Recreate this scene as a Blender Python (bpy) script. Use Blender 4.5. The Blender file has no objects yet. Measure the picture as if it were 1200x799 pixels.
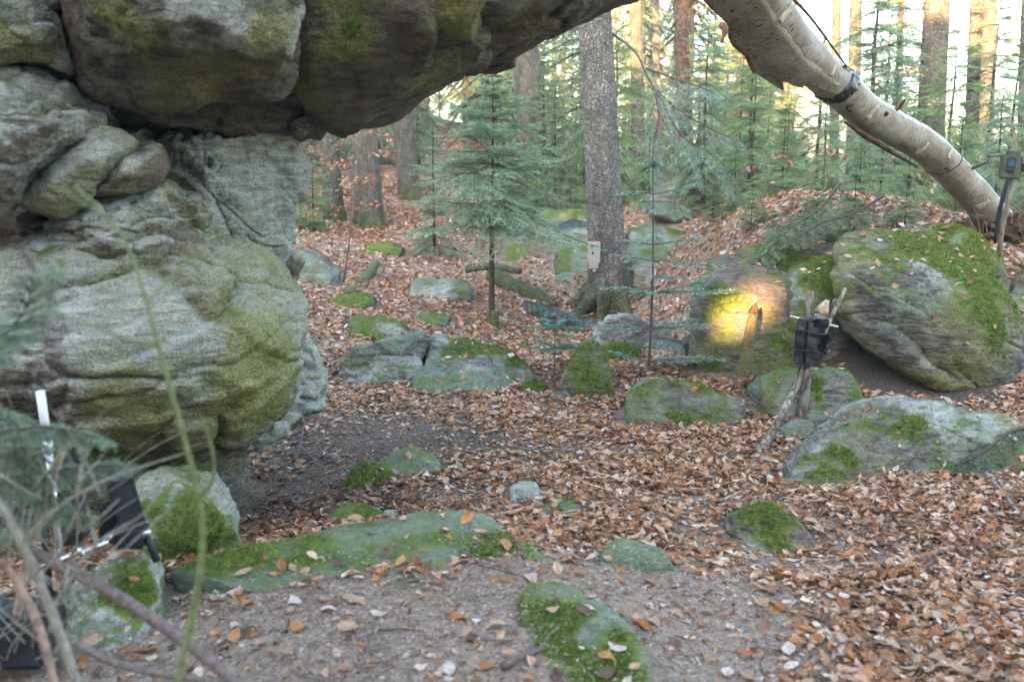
import bpy, bmesh, math, random
import numpy as np
from mathutils import Vector, Matrix
from mathutils.bvhtree import BVHTree

random.seed(7)
rng = np.random.default_rng(7)
sc = bpy.context.scene
col = sc.collection

# ------------------------------------------------------------------ camera
CAM = np.array([0.0, 0.0, 1.5])
PITCH = math.radians(10.0)
FPX = 1150.0                       # focal length in pixels of a 1200 px wide picture
cam_d = bpy.data.cameras.new('camera')
cam_d.sensor_width = 36.0
cam_d.lens = FPX / 1200.0 * 36.0
cam_d.clip_start = 0.05
cam_d.clip_end = 1000.0
cam_d.dof.use_dof = True
cam_d.dof.focus_distance = 6.3
cam_d.dof.aperture_fstop = 2.8
cam = bpy.data.objects.new('camera', cam_d)
cam.location = CAM
cam.rotation_euler = (math.pi / 2 - PITCH, 0, 0)
col.objects.link(cam)
sc.camera = cam

# ------------------------------------------------------------------ sky, sun, exposure
HAZE = 0.0016                       # density of the forest air
SUN_EL = math.radians(12.0)
SUN_AZ = math.radians(19.0)        # light travels towards +Y and a little +X
ldir = np.array([math.sin(SUN_AZ) * math.cos(SUN_EL), math.cos(SUN_AZ) * math.cos(SUN_EL), -math.sin(SUN_EL)])
world = bpy.data.worlds.new('World')
sc.world = world
world.use_nodes = True
wn = world.node_tree
bg = wn.nodes['Background']
sky = wn.nodes.new('ShaderNodeTexSky')
sky.sky_type = 'NISHITA'
sky.sun_disc = False
sky.sun_elevation = SUN_EL
sky.sun_rotation = math.pi + SUN_AZ
sky.air_density = 1.0
sky.dust_density = 1.7
sky.ozone_density = 1.0
wn.links.new(sky.outputs[0], bg.inputs[0])
bg.inputs[1].default_value = 0.15
sun_d = bpy.data.lights.new('sun', 'SUN')
sun_d.energy = 4.4
sun_d.angle = math.radians(0.5)
sun_d.color = (1.0, 0.61, 0.29)
sun = bpy.data.objects.new('sun', sun_d)
sun.rotation_euler = Vector(ldir).to_track_quat('-Z', 'Y').to_euler()
col.objects.link(sun)
vs = sc.view_settings
vs.view_transform = 'Standard'
vs.look = 'None'
vs.gamma = 1.0
vs.exposure = 3.3
sc.cycles.use_denoising = True
sc.cycles.max_bounces = 6
sc.cycles.diffuse_bounces = 1
sc.cycles.glossy_bounces = 2
sc.cycles.transmission_bounces = 3
sc.cycles.transparent_max_bounces = 4
sc.cycles.caustics_reflective = False
sc.cycles.caustics_refractive = False

FWD = np.array([0, math.cos(PITCH), -math.sin(PITCH)])
UPV = np.array([0, math.sin(PITCH), math.cos(PITCH)])
RGT = np.array([1.0, 0, 0])

def ray(px, py):
    d = FWD + (px - 600.0) / FPX * RGT - (py - 399.5) / FPX * UPV
    return d / d[1]

def P(px, py, d):
    """the place that stands d metres ahead in the direction of a picture point"""
    return CAM + ray(px, py) * d

def project(V):
    r = np.asarray(V) - CAM
    f = r @ FWD
    f = np.where(np.abs(f) < 1e-6, 1e-6, f)
    return 600 + FPX * (r @ RGT) / f, 399.5 - FPX * (r @ UPV) / f, f

# ------------------------------------------------------------------ noise
_perm = rng.permutation(256).astype(np.int64)
_perm = np.concatenate([_perm, _perm, _perm])
_grad = rng.normal(size=(256, 3)); _grad /= np.linalg.norm(_grad, axis=1, keepdims=True)

def pn(p):
    p = np.asarray(p, dtype=float)
    i = np.floor(p).astype(np.int64); f = p - i
    u = f * f * f * (f * (f * 6 - 15) + 10)
    i &= 255
    out = 0
    for dx in (0, 1):
        for dy in (0, 1):
            for dz in (0, 1):
                h = _perm[_perm[_perm[(i[:, 0] + dx) & 255] + ((i[:, 1] + dy) & 255)] + ((i[:, 2] + dz) & 255)]
                g = _grad[h]
                w = (u[:, 0] if dx else 1 - u[:, 0]) * (u[:, 1] if dy else 1 - u[:, 1]) * (u[:, 2] if dz else 1 - u[:, 2])
                out = out + w * (g[:, 0] * (f[:, 0] - dx) + g[:, 1] * (f[:, 1] - dy) + g[:, 2] * (f[:, 2] - dz))
    return out * 1.5

def fbm(p, o=4, gain=0.5):
    a = 1.0; s = 0; q = np.asarray(p, dtype=float)
    for k in range(o):
        s = s + a * pn(q + 17.3 * k); q = q * 2.03; a *= gain
    return s

def ridged(p, o=3):
    a = 1.0; s = 0; q = np.asarray(p, dtype=float)
    for k in range(o):
        s = s + a * (1 - 2 * np.abs(pn(q + 31.7 * k))); q = q * 2.1; a *= 0.5
    return s

def cells(p):
    """distance to nearest and second nearest random point, and a value of the nearest cell"""
    p = np.asarray(p, dtype=float)
    i = np.floor(p).astype(np.int64); f = p - i
    d1 = np.full(len(p), 9.0); d2 = np.full(len(p), 9.0); v = np.zeros(len(p))
    for dx in (-1, 0, 1):
        for dy in (-1, 0, 1):
            for dz in (-1, 0, 1):
                h = _perm[_perm[_perm[(i[:, 0] + dx) & 255] + ((i[:, 1] + dy) & 255)] + ((i[:, 2] + dz) & 255)]
                o = _grad[h] * 0.45 + 0.5
                d = np.sqrt((dx + o[:, 0] - f[:, 0]) ** 2 + (dy + o[:, 1] - f[:, 1]) ** 2 + (dz + o[:, 2] - f[:, 2]) ** 2)
                c = d < d1
                d2 = np.where(c, d1, np.minimum(d2, d)); v = np.where(c, h / 255.0, v); d1 = np.where(c, d, d1)
    return d1, d2, v

def unit_rows(v): return v / (np.linalg.norm(v, axis=1, keepdims=True) + 1e-12)
def sstep(a, b, x):
    t = np.clip((x - a) / (b - a), 0, 1)
    return t * t * (3 - 2 * t)

# ------------------------------------------------------------------ mesh helpers
def mesh_np(name, V, F, mats=None, smooth=True, attrs=None):
    V = np.asarray(V, dtype=np.float32); 
    Fs = F if isinstance(F, list) else [F]
    me = bpy.data.meshes.new(name)
    me.vertices.add(len(V)); me.vertices.foreach_set('co', V.ravel())
    nl = sum(f.size for f in Fs); nf = sum(len(f) for f in Fs)
    me.loops.add(nl); me.polygons.add(nf)
    me.loops.foreach_set('vertex_index', np.concatenate([f.ravel() for f in Fs]).astype(np.int32))
    tot = np.concatenate([np.full(len(f), f.shape[1]) for f in Fs]).astype(np.int32)
    st = np.concatenate([[0], np.cumsum(tot)[:-1]]).astype(np.int32)
    me.polygons.foreach_set('loop_start', st)
    me.polygons.foreach_set('use_smooth', np.full(nf, smooth))
    me.update(calc_edges=True)
    for k, a in (attrs or {}).items():
        a = np.asarray(a, dtype=np.float32)
        at = me.color_attributes.new(k, 'FLOAT_COLOR', 'POINT')
        if a.shape[1] == 3: a = np.concatenate([a, np.ones((len(a), 1), np.float32)], 1)
        at.data.foreach_set('color', a.ravel())
    if mats is not None:
        for m in (mats if isinstance(mats, (list, tuple)) else [mats]): me.materials.append(m)
    return me

def link(name, me, parent=None, **props):
    o = bpy.data.objects.new(name, me)
    col.objects.link(o)
    if parent is not None: o.parent = parent
    for k, v in props.items(): o[k] = v
    return o

def empty(name, loc, **props):
    o = bpy.data.objects.new(name, None); o.location = Vector(loc); o.empty_display_size = 0.1
    col.objects.link(o)
    for k, v in props.items(): o[k] = v
    return o

def vnormals(V, F):
    a, b, c = V[F[:, 0]], V[F[:, 1]], V[F[:, 2]]
    n = np.cross(b - a, c - a); N = np.zeros_like(V)
    for k in range(3): np.add.at(N, F[:, k], n)
    return N / (np.linalg.norm(N, axis=1, keepdims=True) + 1e-12)

class MB:
    """collects several shapes into one mesh"""
    def __init__(s): s.V = []; s.F = {3: [], 4: []}; s.n = 0; s.A = []
    def add(s, V, F, a=None):
        V = np.asarray(V, float)
        for f in (F if isinstance(F, list) else [F]):
            f = np.asarray(f, int)
            if len(f): s.F[f.shape[1]].append(f + s.n)
        s.V.append(V); s.n += len(V)
        s.A.append(np.tile(np.asarray(a if a is not None else (1, 1, 1, 1), float), (len(V), 1)) if a is None or np.ndim(a) == 1 else np.asarray(a, float))
        return s
    def mesh(s, name, mat, smooth=True, attr=None):
        F = [np.concatenate(f) for f in (s.F[3], s.F[4]) if f]
        return mesh_np(name, np.concatenate(s.V), F, mat, smooth, {attr: np.concatenate(s.A)} if attr else None)

def resample(path, n):
    path = np.asarray(path, float)
    # Catmull-Rom through the points
    k = len(path)
    if k == 2:
        return path[0] + (path[1] - path[0]) * np.linspace(0, 1, n)[:, None]
    t = np.linspace(0, k - 1 - 1e-9, n); i = t.astype(int); f = (t - i)[:, None]
    g = lambda j: path[np.clip(j, 0, k - 1)]
    p0, p1, p2, p3 = g(i - 1), g(i), g(i + 1), g(i + 2)
    return 0.5 * (2 * p1 + (p2 - p0) * f + (2 * p0 - 5 * p1 + 4 * p2 - p3) * f ** 2 + (3 * p1 - p0 - 3 * p2 + p3) * f ** 3)

def tube(path, rad, seg=8, cap=True, wob=0.0, seed=0):
    """tapered tube along a path; returns verts, faces, (along, around) per vertex"""
    path = np.asarray(path, float); n = len(path)
    rad = np.interp(np.linspace(0, 1, n), np.linspace(0, 1, len(np.atleast_1d(rad))), np.atleast_1d(rad))
    T = np.gradient(path, axis=0); T /= np.linalg.norm(T, axis=1, keepdims=True) + 1e-12
    ref = np.array([0, 0, 1.0]) if abs(T[:, 2]).mean() < 0.8 else np.array([0, 1.0, 0])
    A = np.cross(ref, T); A /= np.linalg.norm(A, axis=1, keepdims=True) + 1e-12
    B = np.cross(T, A)
    th = np.arange(seg) * 2 * np.pi / seg
    r = rad[:, None] * np.ones((1, seg))
    if wob:
        r = r * (1 + wob * fbm(np.stack([np.repeat(np.linspace(0, n * .4, n), seg), np.tile(np.cos(th), n) * 1.3 + seed, np.tile(np.sin(th), n) * 1.3], 1), 3).reshape(n, seg))
    V = path[:, None] + r[..., None] * (np.cos(th)[None, :, None] * A[:, None] + np.sin(th)[None, :, None] * B[:, None])
    V = V.reshape(-1, 3)
    i = np.arange(n - 1)[:, None] * seg; j = np.arange(seg)[None]
    F = np.stack([i + j, i + (j + 1) % seg, i + seg + (j + 1) % seg, i + seg + j], -1).reshape(-1, 4)
    L = np.concatenate([[0], np.cumsum(np.linalg.norm(np.diff(path, axis=0), axis=1))])
    uv = np.stack([np.repeat(L, seg), np.tile(np.cos(th), n), np.tile(np.sin(th), n), np.ones(n * seg)], 1)
    Fs = [F]
    if cap:
        V = np.concatenate([V, path[:1], path[-1:]]); a = n * seg
        uv = np.concatenate([uv, [[0, 0, 0, 1], [L[-1], 0, 0, 1]]])
        jj = np.arange(seg)
        Fs.append(np.concatenate([np.stack([np.full(seg, a), (jj + 1) % seg, jj], 1),
                                  np.stack([np.full(seg, a + 1), (n - 1) * seg + jj, (n - 1) * seg + (jj + 1) % seg], 1)]))
    return V, Fs, uv

def box_bm(sx, sy, sz, bev=0.004, loc=(0, 0, 0), rot=None):
    bm = bmesh.new()
    bmesh.ops.create_cube(bm, size=1.0)
    bmesh.ops.scale(bm, vec=(sx, sy, sz), verts=bm.verts)
    if bev: bmesh.ops.bevel(bm, geom=list(bm.edges), offset=bev, segments=2, affect='EDGES')
    if rot is not None: bmesh.ops.rotate(bm, cent=(0, 0, 0), matrix=rot, verts=bm.verts)
    bmesh.ops.translate(bm, vec=loc, verts=bm.verts)
    return bm

def cyl_bm(r, h, seg=20, loc=(0, 0, 0), rot=None, r2=None, bm=None):
    b2 = bmesh.new()
    bmesh.ops.create_cone(b2, cap_ends=True, segments=seg, radius1=r, radius2=r if r2 is None else r2, depth=h)
    if rot is not None: bmesh.ops.rotate(b2, cent=(0, 0, 0), matrix=rot, verts=b2.verts)
    bmesh.ops.translate(b2, vec=loc, verts=b2.verts)
    return b2

def bm_obj(name, bm, mat, parent=None, smooth=False, **props):
    me = bpy.data.meshes.new(name)
    for f in bm.faces: f.smooth = smooth
    bm.to_mesh(me); bm.free(); me.materials.append(mat)
    return link(name, me, parent, **props)

# ------------------------------------------------------------------ materials
def newmat(name):
    m = bpy.data.materials.new(name); m.use_nodes = True
    nt = m.node_tree; b = nt.nodes['Principled BSDF']
    b.inputs['Specular IOR Level'].default_value = 0.25
    return m, nt, b

class N:
    """terse node building"""
    def __init__(s, nt): s.nt = nt
    def n(s, t, **k):
        x = s.nt.nodes.new(t)
        for a, v in k.items(): setattr(x, a, v)
        return x
    def put(s, sock, v):
        if hasattr(v, 'is_output') or isinstance(v, bpy.types.NodeSocket): s.nt.links.new(v, sock)
        elif isinstance(v, (tuple, list)) and len(v) == 3 and sock.type == 'RGBA': sock.default_value = (*v, 1)
        else: sock.default_value = v
    def noise(s, vec, scale, detail=4, rough=0.55, dist=0.0):
        x = s.n('ShaderNodeTexNoise'); s.put(x.inputs['Vector'], vec)
        x.inputs['Scale'].default_value = scale; x.inputs['Detail'].default_value = detail
        x.inputs['Roughness'].default_value = rough; x.inputs['Distortion'].default_value = dist
        return x.outputs[0]
    def voro(s, vec, scale, feature='F1', out=0):
        x = s.n('ShaderNodeTexVoronoi', feature=feature); s.put(x.inputs['Vector'], vec); x.inputs['Scale'].default_value = scale
        return x.outputs[out]
    def map(s, vec, scale=(1, 1, 1), rot=(0, 0, 0), loc=(0, 0, 0)):
        x = s.n('ShaderNodeMapping'); s.put(x.inputs[0], vec)
        x.inputs['Scale'].default_value = scale; x.inputs['Rotation'].default_value = rot; x.inputs['Location'].default_value = loc
        return x.outputs[0]
    def ramp(s, fac, a, b, va=0.0, vb=1.0, smooth=True):
        x = s.n('ShaderNodeMapRange'); x.interpolation_type = 'SMOOTHSTEP' if smooth else 'LINEAR'
        s.put(x.inputs[0], fac); x.inputs[1].default_value = a; x.inputs[2].default_value = b
        x.inputs[3].default_value = va; x.inputs[4].default_value = vb
        return x.outputs[0]
    def mix(s, fac, a, b):
        x = s.n('ShaderNodeMix', data_type='RGBA'); s.put(x.inputs[0], fac); s.put(x.inputs[6], a); s.put(x.inputs[7], b)
        return x.outputs[2]
    def mul(s, fac, a, b):
        x = s.n('ShaderNodeMix', data_type='RGBA', blend_type='MULTIPLY'); s.put(x.inputs[0], fac); s.put(x.inputs[6], a); s.put(x.inputs[7], b)
        return x.outputs[2]
    def m(s, op, a, b=0.0):
        x = s.n('ShaderNodeMath', operation=op); s.put(x.inputs[0], a); s.put(x.inputs[1], b)
        return x.outputs[0]
    def attr(s, name):
        x = s.n('ShaderNodeAttribute', attribute_name=name); return x
    def sep(s, c):
        x = s.n('ShaderNodeSeparateColor'); s.put(x.inputs[0], c); return x.outputs
    def bump(s, h, strength=0.5, dist=0.01, normal=None):
        x = s.n('ShaderNodeBump'); s.put(x.inputs['Height'], h); x.inputs['Strength'].default_value = strength; x.inputs['Distance'].default_value = dist
        if normal is not None: s.put(x.inputs['Normal'], normal)
        return x.outputs[0]

def rock_material():
    m, nt, b = newmat('mossy_gneiss'); g = N(nt)
    pos = g.n('ShaderNodeNewGeometry').outputs['Position']
    A = g.sep(g.attr('mask').outputs['Color']); B = g.sep(g.attr('mask2').outputs['Color'])
    moss, lichen, algae = A[0], A[1], A[2]
    brown, dark, litter = B[0], B[1], B[2]
    bed = g.map(pos, (1.0, 1.0, 4.5), (0.25, -0.35, 0.2))
    n1 = g.noise(pos, 5, 5, 0.6); n2 = g.noise(bed, 9, 6, 0.65, 0.6); n3 = g.noise(pos, 38, 5, 0.65); n4 = g.noise(pos, 130, 3, 0.6)
    c = g.mix(g.ramp(n2, 0.34, 0.66), (0.085, 0.077, 0.068), (0.35, 0.32, 0.27))
    c = g.mix(g.ramp(n1, 0.42, 0.62, 0, 0.45), c, (0.33, 0.255, 0.175))
    c = g.mix(g.m('MULTIPLY', g.ramp(n3, 0.36, 0.6), g.ramp(n1, 0.35, 0.6, 0.1, 0.6)), c, (0.10, 0.09, 0.075))
    c = g.mul(1.0, c, g.mix(g.ramp(n4, 0.32, 0.66), (0.62, 0.62, 0.62), (1.3, 1.3, 1.28)))
    # brown iron stained rock
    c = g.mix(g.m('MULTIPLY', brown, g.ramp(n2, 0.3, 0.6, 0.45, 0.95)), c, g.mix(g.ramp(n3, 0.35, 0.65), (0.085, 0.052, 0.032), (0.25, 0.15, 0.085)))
    # dark bare rock, and shade put into the colour of the arch roof
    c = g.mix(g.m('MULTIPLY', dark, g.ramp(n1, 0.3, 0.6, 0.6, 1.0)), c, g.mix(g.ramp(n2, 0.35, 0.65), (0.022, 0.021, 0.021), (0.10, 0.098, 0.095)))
    # pale mint lichen in crusts
    lf = g.m('ADD', g.m('MULTIPLY', n3, 0.5), g.m('ADD', g.m('MULTIPLY', n1, 0.6), g.m('MULTIPLY', lichen, 0.62)))
    lf = g.m('MULTIPLY', g.ramp(lf, 0.84, 1.02), g.ramp(n4, 0.35, 0.55, 0.45, 1.0))
    c = g.mix(g.m('MULTIPLY', lf, 0.85), c, g.mix(g.ramp(n2, 0.4, 0.6), (0.37, 0.405, 0.345), (0.60, 0.60, 0.53)))
    # olive algae film
    af = g.ramp(g.m('ADD', g.m('MULTIPLY', n3, 0.45), g.m('ADD', g.m('MULTIPLY', n2, 0.55), g.m('MULTIPLY', algae, 0.8))), 0.68, 1.15)
    c = g.mix(g.m('MULTIPLY', af, 0.85), c, g.mix(g.ramp(n4, 0.35, 0.65), (0.13, 0.135, 0.03), (0.34, 0.335, 0.11)))
    # fallen needles and soil caught on ledges
    tf = g.ramp(g.m('ADD', g.m('MULTIPLY', n3, 0.6), g.m('MULTIPLY', litter, 0.9)), 0.6, 0.85)
    c = g.mix(tf, c, g.mix(g.ramp(n4, 0.4, 0.62), (0.10, 0.075, 0.055), (0.28, 0.225, 0.185)))
    # moss
    film = g.attr('mask').outputs['Alpha']
    ff = g.ramp(g.m('ADD', g.m('MULTIPLY', n3, 0.5), g.m('ADD', g.m('MULTIPLY', n2, 0.4), film)), 0.75, 1.1)
    c = g.mix(g.m('MULTIPLY', ff, 0.9), c, g.mix(g.ramp(n3, 0.35, 0.65), (0.135, 0.175, 0.105), (0.26, 0.305, 0.205)))
    mf = g.ramp(g.m('ADD', g.m('MULTIPLY', n3, 0.75), g.m('ADD', g.m('MULTIPLY', n4, 0.35), g.m('MULTIPLY', moss, 0.9))), 0.80, 1.02)
    mc = g.mix(g.ramp(n3, 0.35, 0.68), (0.06, 0.09, 0.015), (0.18, 0.235, 0.045))
    mc = g.mix(g.ramp(n1, 0.5, 0.7, 0, 0.6), mc, (0.24, 0.25, 0.065))
    c = g.mix(mf, c, mc)
    g.put(b.inputs['Base Color'], c)
    b.inputs['Roughness'].default_value = 0.85
    h = g.m('ADD', g.m('MULTIPLY', n2, 0.9), g.m('ADD', g.m('MULTIPLY', n3, 0.55), g.m('MULTIPLY', n4, 0.25)))
    g.put(b.inputs['Normal'], g.bump(h, 1.0, 0.028))
    return m

def attr_mat(name, attr='tint', rough=0.8, trans=0.0, var=0.0, spec=0.2):
    """colour from the tint of each piece, with grain; thin things let light through"""
    m, nt, b = newmat(name); g = N(nt)
    c = g.attr(attr).outputs['Color']
    if var:
        pos = g.n('ShaderNodeNewGeometry').outputs['Position']
        c = g.mul(var, c, g.mix(g.ramp(g.noise(pos, 60, 4), 0.3, 0.7), (0.4, 0.4, 0.4), (1.4, 1.4, 1.4)))
    g.put(b.inputs['Base Color'], c)
    b.inputs['Roughness'].default_value = rough
    b.inputs['Specular IOR Level'].default_value = spec
    if trans:
        t = g.n('ShaderNodeBsdfTranslucent'); g.put(t.inputs[0], c)
        mx = g.n('ShaderNodeMixShader'); mx.inputs[0].default_value = trans
        nt.links.new(b.outputs[0], mx.inputs[1]); nt.links.new(t.outputs[0], mx.inputs[2])
        nt.links.new(mx.outputs[0], nt.nodes['Material Output'].inputs[0])
    return m

def plain(name, c, rough=0.5, metal=0.0, spec=0.5, var=0.25, scale=25):
    m, nt, b = newmat(name); g = N(nt)
    pos = g.n('ShaderNodeTexCoord').outputs['Object']
    n = g.noise(pos, scale, 4)
    g.put(b.inputs['Base Color'], g.mix(g.ramp(n, 0.3, 0.7), tuple(x * (1 - var) for x in c), tuple(min(1, x * (1 + var)) for x in c)))
    g.put(b.inputs['Roughness'], g.ramp(n, 0.3, 0.7, max(0, rough - 0.08), min(1, rough + 0.08)))
    b.inputs['Metallic'].default_value = metal; b.inputs['Specular IOR Level'].default_value = spec
    return m

def bark_material(name, c1, c2, c3, zs=0.5, scale=22, bumpd=0.02, foot=0.75):
    m, nt, b = newmat(name); g = N(nt)
    pos = g.n('ShaderNodeTexCoord').outputs['Object']
    w = g.n('ShaderNodeVectorMath', operation='ADD')
    nz = g.n('ShaderNodeTexNoise'); g.put(nz.inputs['Vector'], pos); nz.inputs['Scale'].default_value = 9
    sc_ = g.n('ShaderNodeVectorMath', operation='SCALE'); nt.links.new(nz.outputs['Color'], sc_.inputs[0]); sc_.inputs['Scale'].default_value = 0.09
    nt.links.new(pos, w.inputs[0]); nt.links.new(sc_.outputs[0], w.inputs[1])
    q = g.map(w.outputs[0], (1, 1, zs))
    v = g.voro(q, scale, 'DISTANCE_TO_EDGE'); vc = g.n('ShaderNodeTexVoronoi'); g.put(vc.inputs['Vector'], q); vc.inputs['Scale'].default_value = scale
    n1 = g.noise(q, scale * 2.2, 5, 0.65); n2 = g.noise(pos, 3.0, 3)
    cs = g.sep(vc.outputs['Color'])
    c = g.mix(g.ramp(cs[0], 0.1, 0.9), c1, c2)
    c = g.mix(g.ramp(n1, 0.45, 0.7, 0, 0.8), c, c3)
    c = g.mul(g.ramp(v, 0.0, 0.12, 0.75, 0.0), c, (0.3, 0.27, 0.25))
    c = g.mix(g.ramp(n2, 0.5, 0.7, 0, 0.35), c, (0.19, 0.21, 0.15))
    zz = g.n('ShaderNodeSeparateXYZ'); g.put(zz.inputs[0], pos)
    c = g.mix(g.ramp(g.m('ADD', zz.outputs[2], g.m('MULTIPLY', g.noise(pos, 6, 4), 0.9)), 0.55, 0.85, foot, 0), c, g.mix(g.ramp(n1, 0.35, 0.65), (0.07, 0.085, 0.025), (0.17, 0.19, 0.06)))
    c = g.mul(1.0, c, g.mix(g.ramp(g.noise(g.map(pos, (1, 1, .6)), 7, 4, 0.6), 0.3, 0.7), (0.68, 0.66, 0.64), (1.18, 1.16, 1.12)))
    g.put(b.inputs['Base Color'], c); b.inputs['Roughness'].default_value = 0.9
    h = g.m('ADD', g.ramp(v, 0.0, 0.2), g.m('ADD', g.m('MULTIPLY', n1, 0.7), g.m('MULTIPLY', cs[1], 0.5)))
    g.put(b.inputs['Normal'], g.bump(h, 1.0, bumpd))
    return m

def birch_material():
    m, nt, b = newmat('birch_bark'); g = N(nt)
    uv = g.attr('wrap').outputs['Color']          # along, cos, sin
    pos = g.n('ShaderNodeNewGeometry').outputs['Position']
    lent = g.noise(g.map(uv, (260, 12, 12)), 1.0, 2, 0.5)
    dash = g.noise(g.map(uv, (110, 4.0, 4.0), loc=(3, 1, 7)), 1.0, 2, 0.4)
    n1 = g.noise(pos, 5, 5, 0.6); n2 = g.noise(g.map(uv, (120, 7, 7)), 1.0, 4, 0.7); n3 = g.noise(pos, 60, 4)
    c = g.mix(g.ramp(n1, 0.35, 0.65), (0.235, 0.195, 0.14), (0.37, 0.33, 0.27))
    c = g.mix(g.ramp(n2, 0.4, 0.75, 0, 0.4), c, (0.33, 0.24, 0.15))
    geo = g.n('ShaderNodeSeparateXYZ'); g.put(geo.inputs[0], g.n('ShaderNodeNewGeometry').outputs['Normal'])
    # skylight painted on: faces turned up are mixed whiter, the belly stays tan
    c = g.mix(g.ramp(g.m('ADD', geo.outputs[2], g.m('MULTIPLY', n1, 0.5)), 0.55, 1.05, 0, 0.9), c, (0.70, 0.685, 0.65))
    c = g.mix(g.ramp(n3, 0.55, 0.8, 0, 0.5), c, (0.24, 0.21, 0.13))
    c = g.mix(g.ramp(dash, 0.60, 0.66, 0, 0.9), c, (0.045, 0.034, 0.026))
    c = g.mix(g.ramp(lent, 0.64, 0.74, 0, 0.55), c, (0.09, 0.065, 0.045))
    g.put(b.inputs['Base Color'], c); b.inputs['Roughness'].default_value = 0.6
    g.put(b.inputs['Normal'], g.bump(g.m('ADD', n2, g.m('MULTIPLY', dash, -0.6)), 0.5, 0.008))
    return m

def ground_material():
    m, nt, b = newmat('forest_soil'); g = N(nt)
    pos = g.n('ShaderNodeNewGeometry').outputs['Position']
    n1 = g.noise(pos, 2.2, 4); n2 = g.noise(pos, 24, 6, 0.7); n3 = g.noise(pos, 110, 4, 0.7); v = g.voro(pos, 55)
    c = g.mix(g.ramp(n2, 0.32, 0.68), (0.175, 0.118, 0.08), (0.43, 0.315, 0.23))
    c = g.mix(g.ramp(n3, 0.46, 0.7, 0, 0.75), c, (0.62, 0.49, 0.39))
    c = g.mix(g.ramp(n3, 0.30, 0.42, 0.7, 0), c, (0.06, 0.045, 0.036))
    far = g.n('ShaderNodeSeparateXYZ'); g.put(far.inputs[0], pos)
    # beyond the range of single leaves the litter is a mottled carpet
    vcell = g.n('ShaderNodeTexVoronoi'); g.put(vcell.inputs['Vector'], g.map(pos, (1, 1, .3))); vcell.inputs['Scale'].default_value = 11
    vr = g.sep(vcell.outputs['Color'])
    lf = g.mix(g.ramp(vr[0], 0.2, 0.9), (0.12, 0.06, 0.035), (0.52, 0.36, 0.26))
    lf = g.mix(g.ramp(vr[1], 0.7, 0.8), lf, (0.34, 0.13, 0.05))
    lf = g.mix(g.ramp(n1, 0.5, 0.68, 0, 0.75), lf, (0.06, 0.05, 0.035))
    c = g.mix(g.ramp(far.outputs[1], 12, 16), c, lf)
    for cx, cy_, rad, amt in HUMUS_SHADE:
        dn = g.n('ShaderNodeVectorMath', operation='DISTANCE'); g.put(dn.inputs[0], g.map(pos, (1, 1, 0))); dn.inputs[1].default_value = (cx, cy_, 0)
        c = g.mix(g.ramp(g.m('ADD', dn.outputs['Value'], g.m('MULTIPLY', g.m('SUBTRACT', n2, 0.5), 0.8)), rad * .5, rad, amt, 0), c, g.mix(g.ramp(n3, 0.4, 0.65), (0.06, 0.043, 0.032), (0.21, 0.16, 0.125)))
    # moss film
    c = g.mix(g.ramp(g.m('ADD', n1, g.m('MULTIPLY', n2, 0.4)), 0.83, 0.95, 0, 0.7), c, (0.09, 0.12, 0.03))
    g.put(b.inputs['Base Color'], c); b.inputs['Roughness'].default_value = 0.95
    g.put(b.inputs['Normal'], g.bump(g.m('ADD', n2, g.m('ADD', g.m('MULTIPLY', n3, 0.6), g.m('MULTIPLY', v, 0.4))), 1.0, 0.02))
    return m

HUMUS_SHADE = [(-1.0, 4.05, .75, .95), (-.75, 5.2, 1.1, .8), (-.2, 4.9, .8, .6), (.1, 5.0, .7, .5), (2.5, 6.35, .95, .95), (1.9, 6.3, .6, .8)]  # dark humus soil; the last entries paint shade into the right boulder's hollow
M = {}
M['rock'] = rock_material()
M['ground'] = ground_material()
M['leaf'] = attr_mat('beech_leaf', rough=0.55, trans=0.12, var=0.35, spec=0.3)
M['litter'] = attr_mat('needle_litter', rough=0.9)
M['moss'] = attr_mat('moss_tuft', rough=0.9, trans=0.25)
M['needle'] = attr_mat('spruce_needle', rough=0.5, trans=0.25, spec=0.4)
M['twig'] = attr_mat('twig_bark', rough=0.85, var=0.6)
M['spruce_bark'] = bark_material('spruce_bark', (0.24, 0.215, 0.195), (0.38, 0.35, 0.32), (0.50, 0.48, 0.45), 0.75, 40, 0.022)
M['far_bark'] = bark_material('smooth_bark', (0.15, 0.135, 0.115), (0.22, 0.195, 0.165), (0.29, 0.28, 0.24), 0.35, 38, 0.012)
M['red_bark'] = bark_material('red_bark', (0.13, 0.07, 0.045), (0.25, 0.14, 0.09), (0.32, 0.24, 0.19), 0.35, 30, 0.015)
M['birch'] = birch_material()
M['inner_bark'] = plain('inner_bark', (0.24, 0.115, 0.055), 0.8, 0, 0.2, 0.5, 18)
M['curl'] = plain('pale_bark_curl', (0.60, 0.50, 0.39), 0.7, 0, 0.2, 0.25, 30)
M['rot'] = plain('rotten_root', (0.10, 0.062, 0.04), 0.9, 0, 0.2, 0.6, 12)
M['dead_wood'] = bark_material('dead_wood', (0.22, 0.18, 0.13), (0.36, 0.31, 0.25), (0.42, 0.38, 0.32), 0.15, 14, 0.01, 0.0)
M['pale_wood'] = plain('pale_wood', (0.56, 0.42, 0.28), 0.75, 0, 0.2, 0.3, 40)
M['black_plastic'] = plain('black_plastic', (0.012, 0.012, 0.016), 0.33, 0, 0.5, 0.3)
M['black_matte'] = plain('black_matte', (0.02, 0.021, 0.026), 0.6, 0, 0.4, 0.3)
M['silver'] = plain('silver_tube', (0.72, 0.73, 0.76), 0.28, 0.9, 0.5, 0.08)
M['white_paint'] = plain('white_sleeve', (0.75, 0.76, 0.80), 0.5, 0, 0.4, 0.06)
M['grey_case'] = plain('grey_beige_case', (0.46, 0.40, 0.365), 0.55, 0, 0.4, 0.08)
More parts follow.
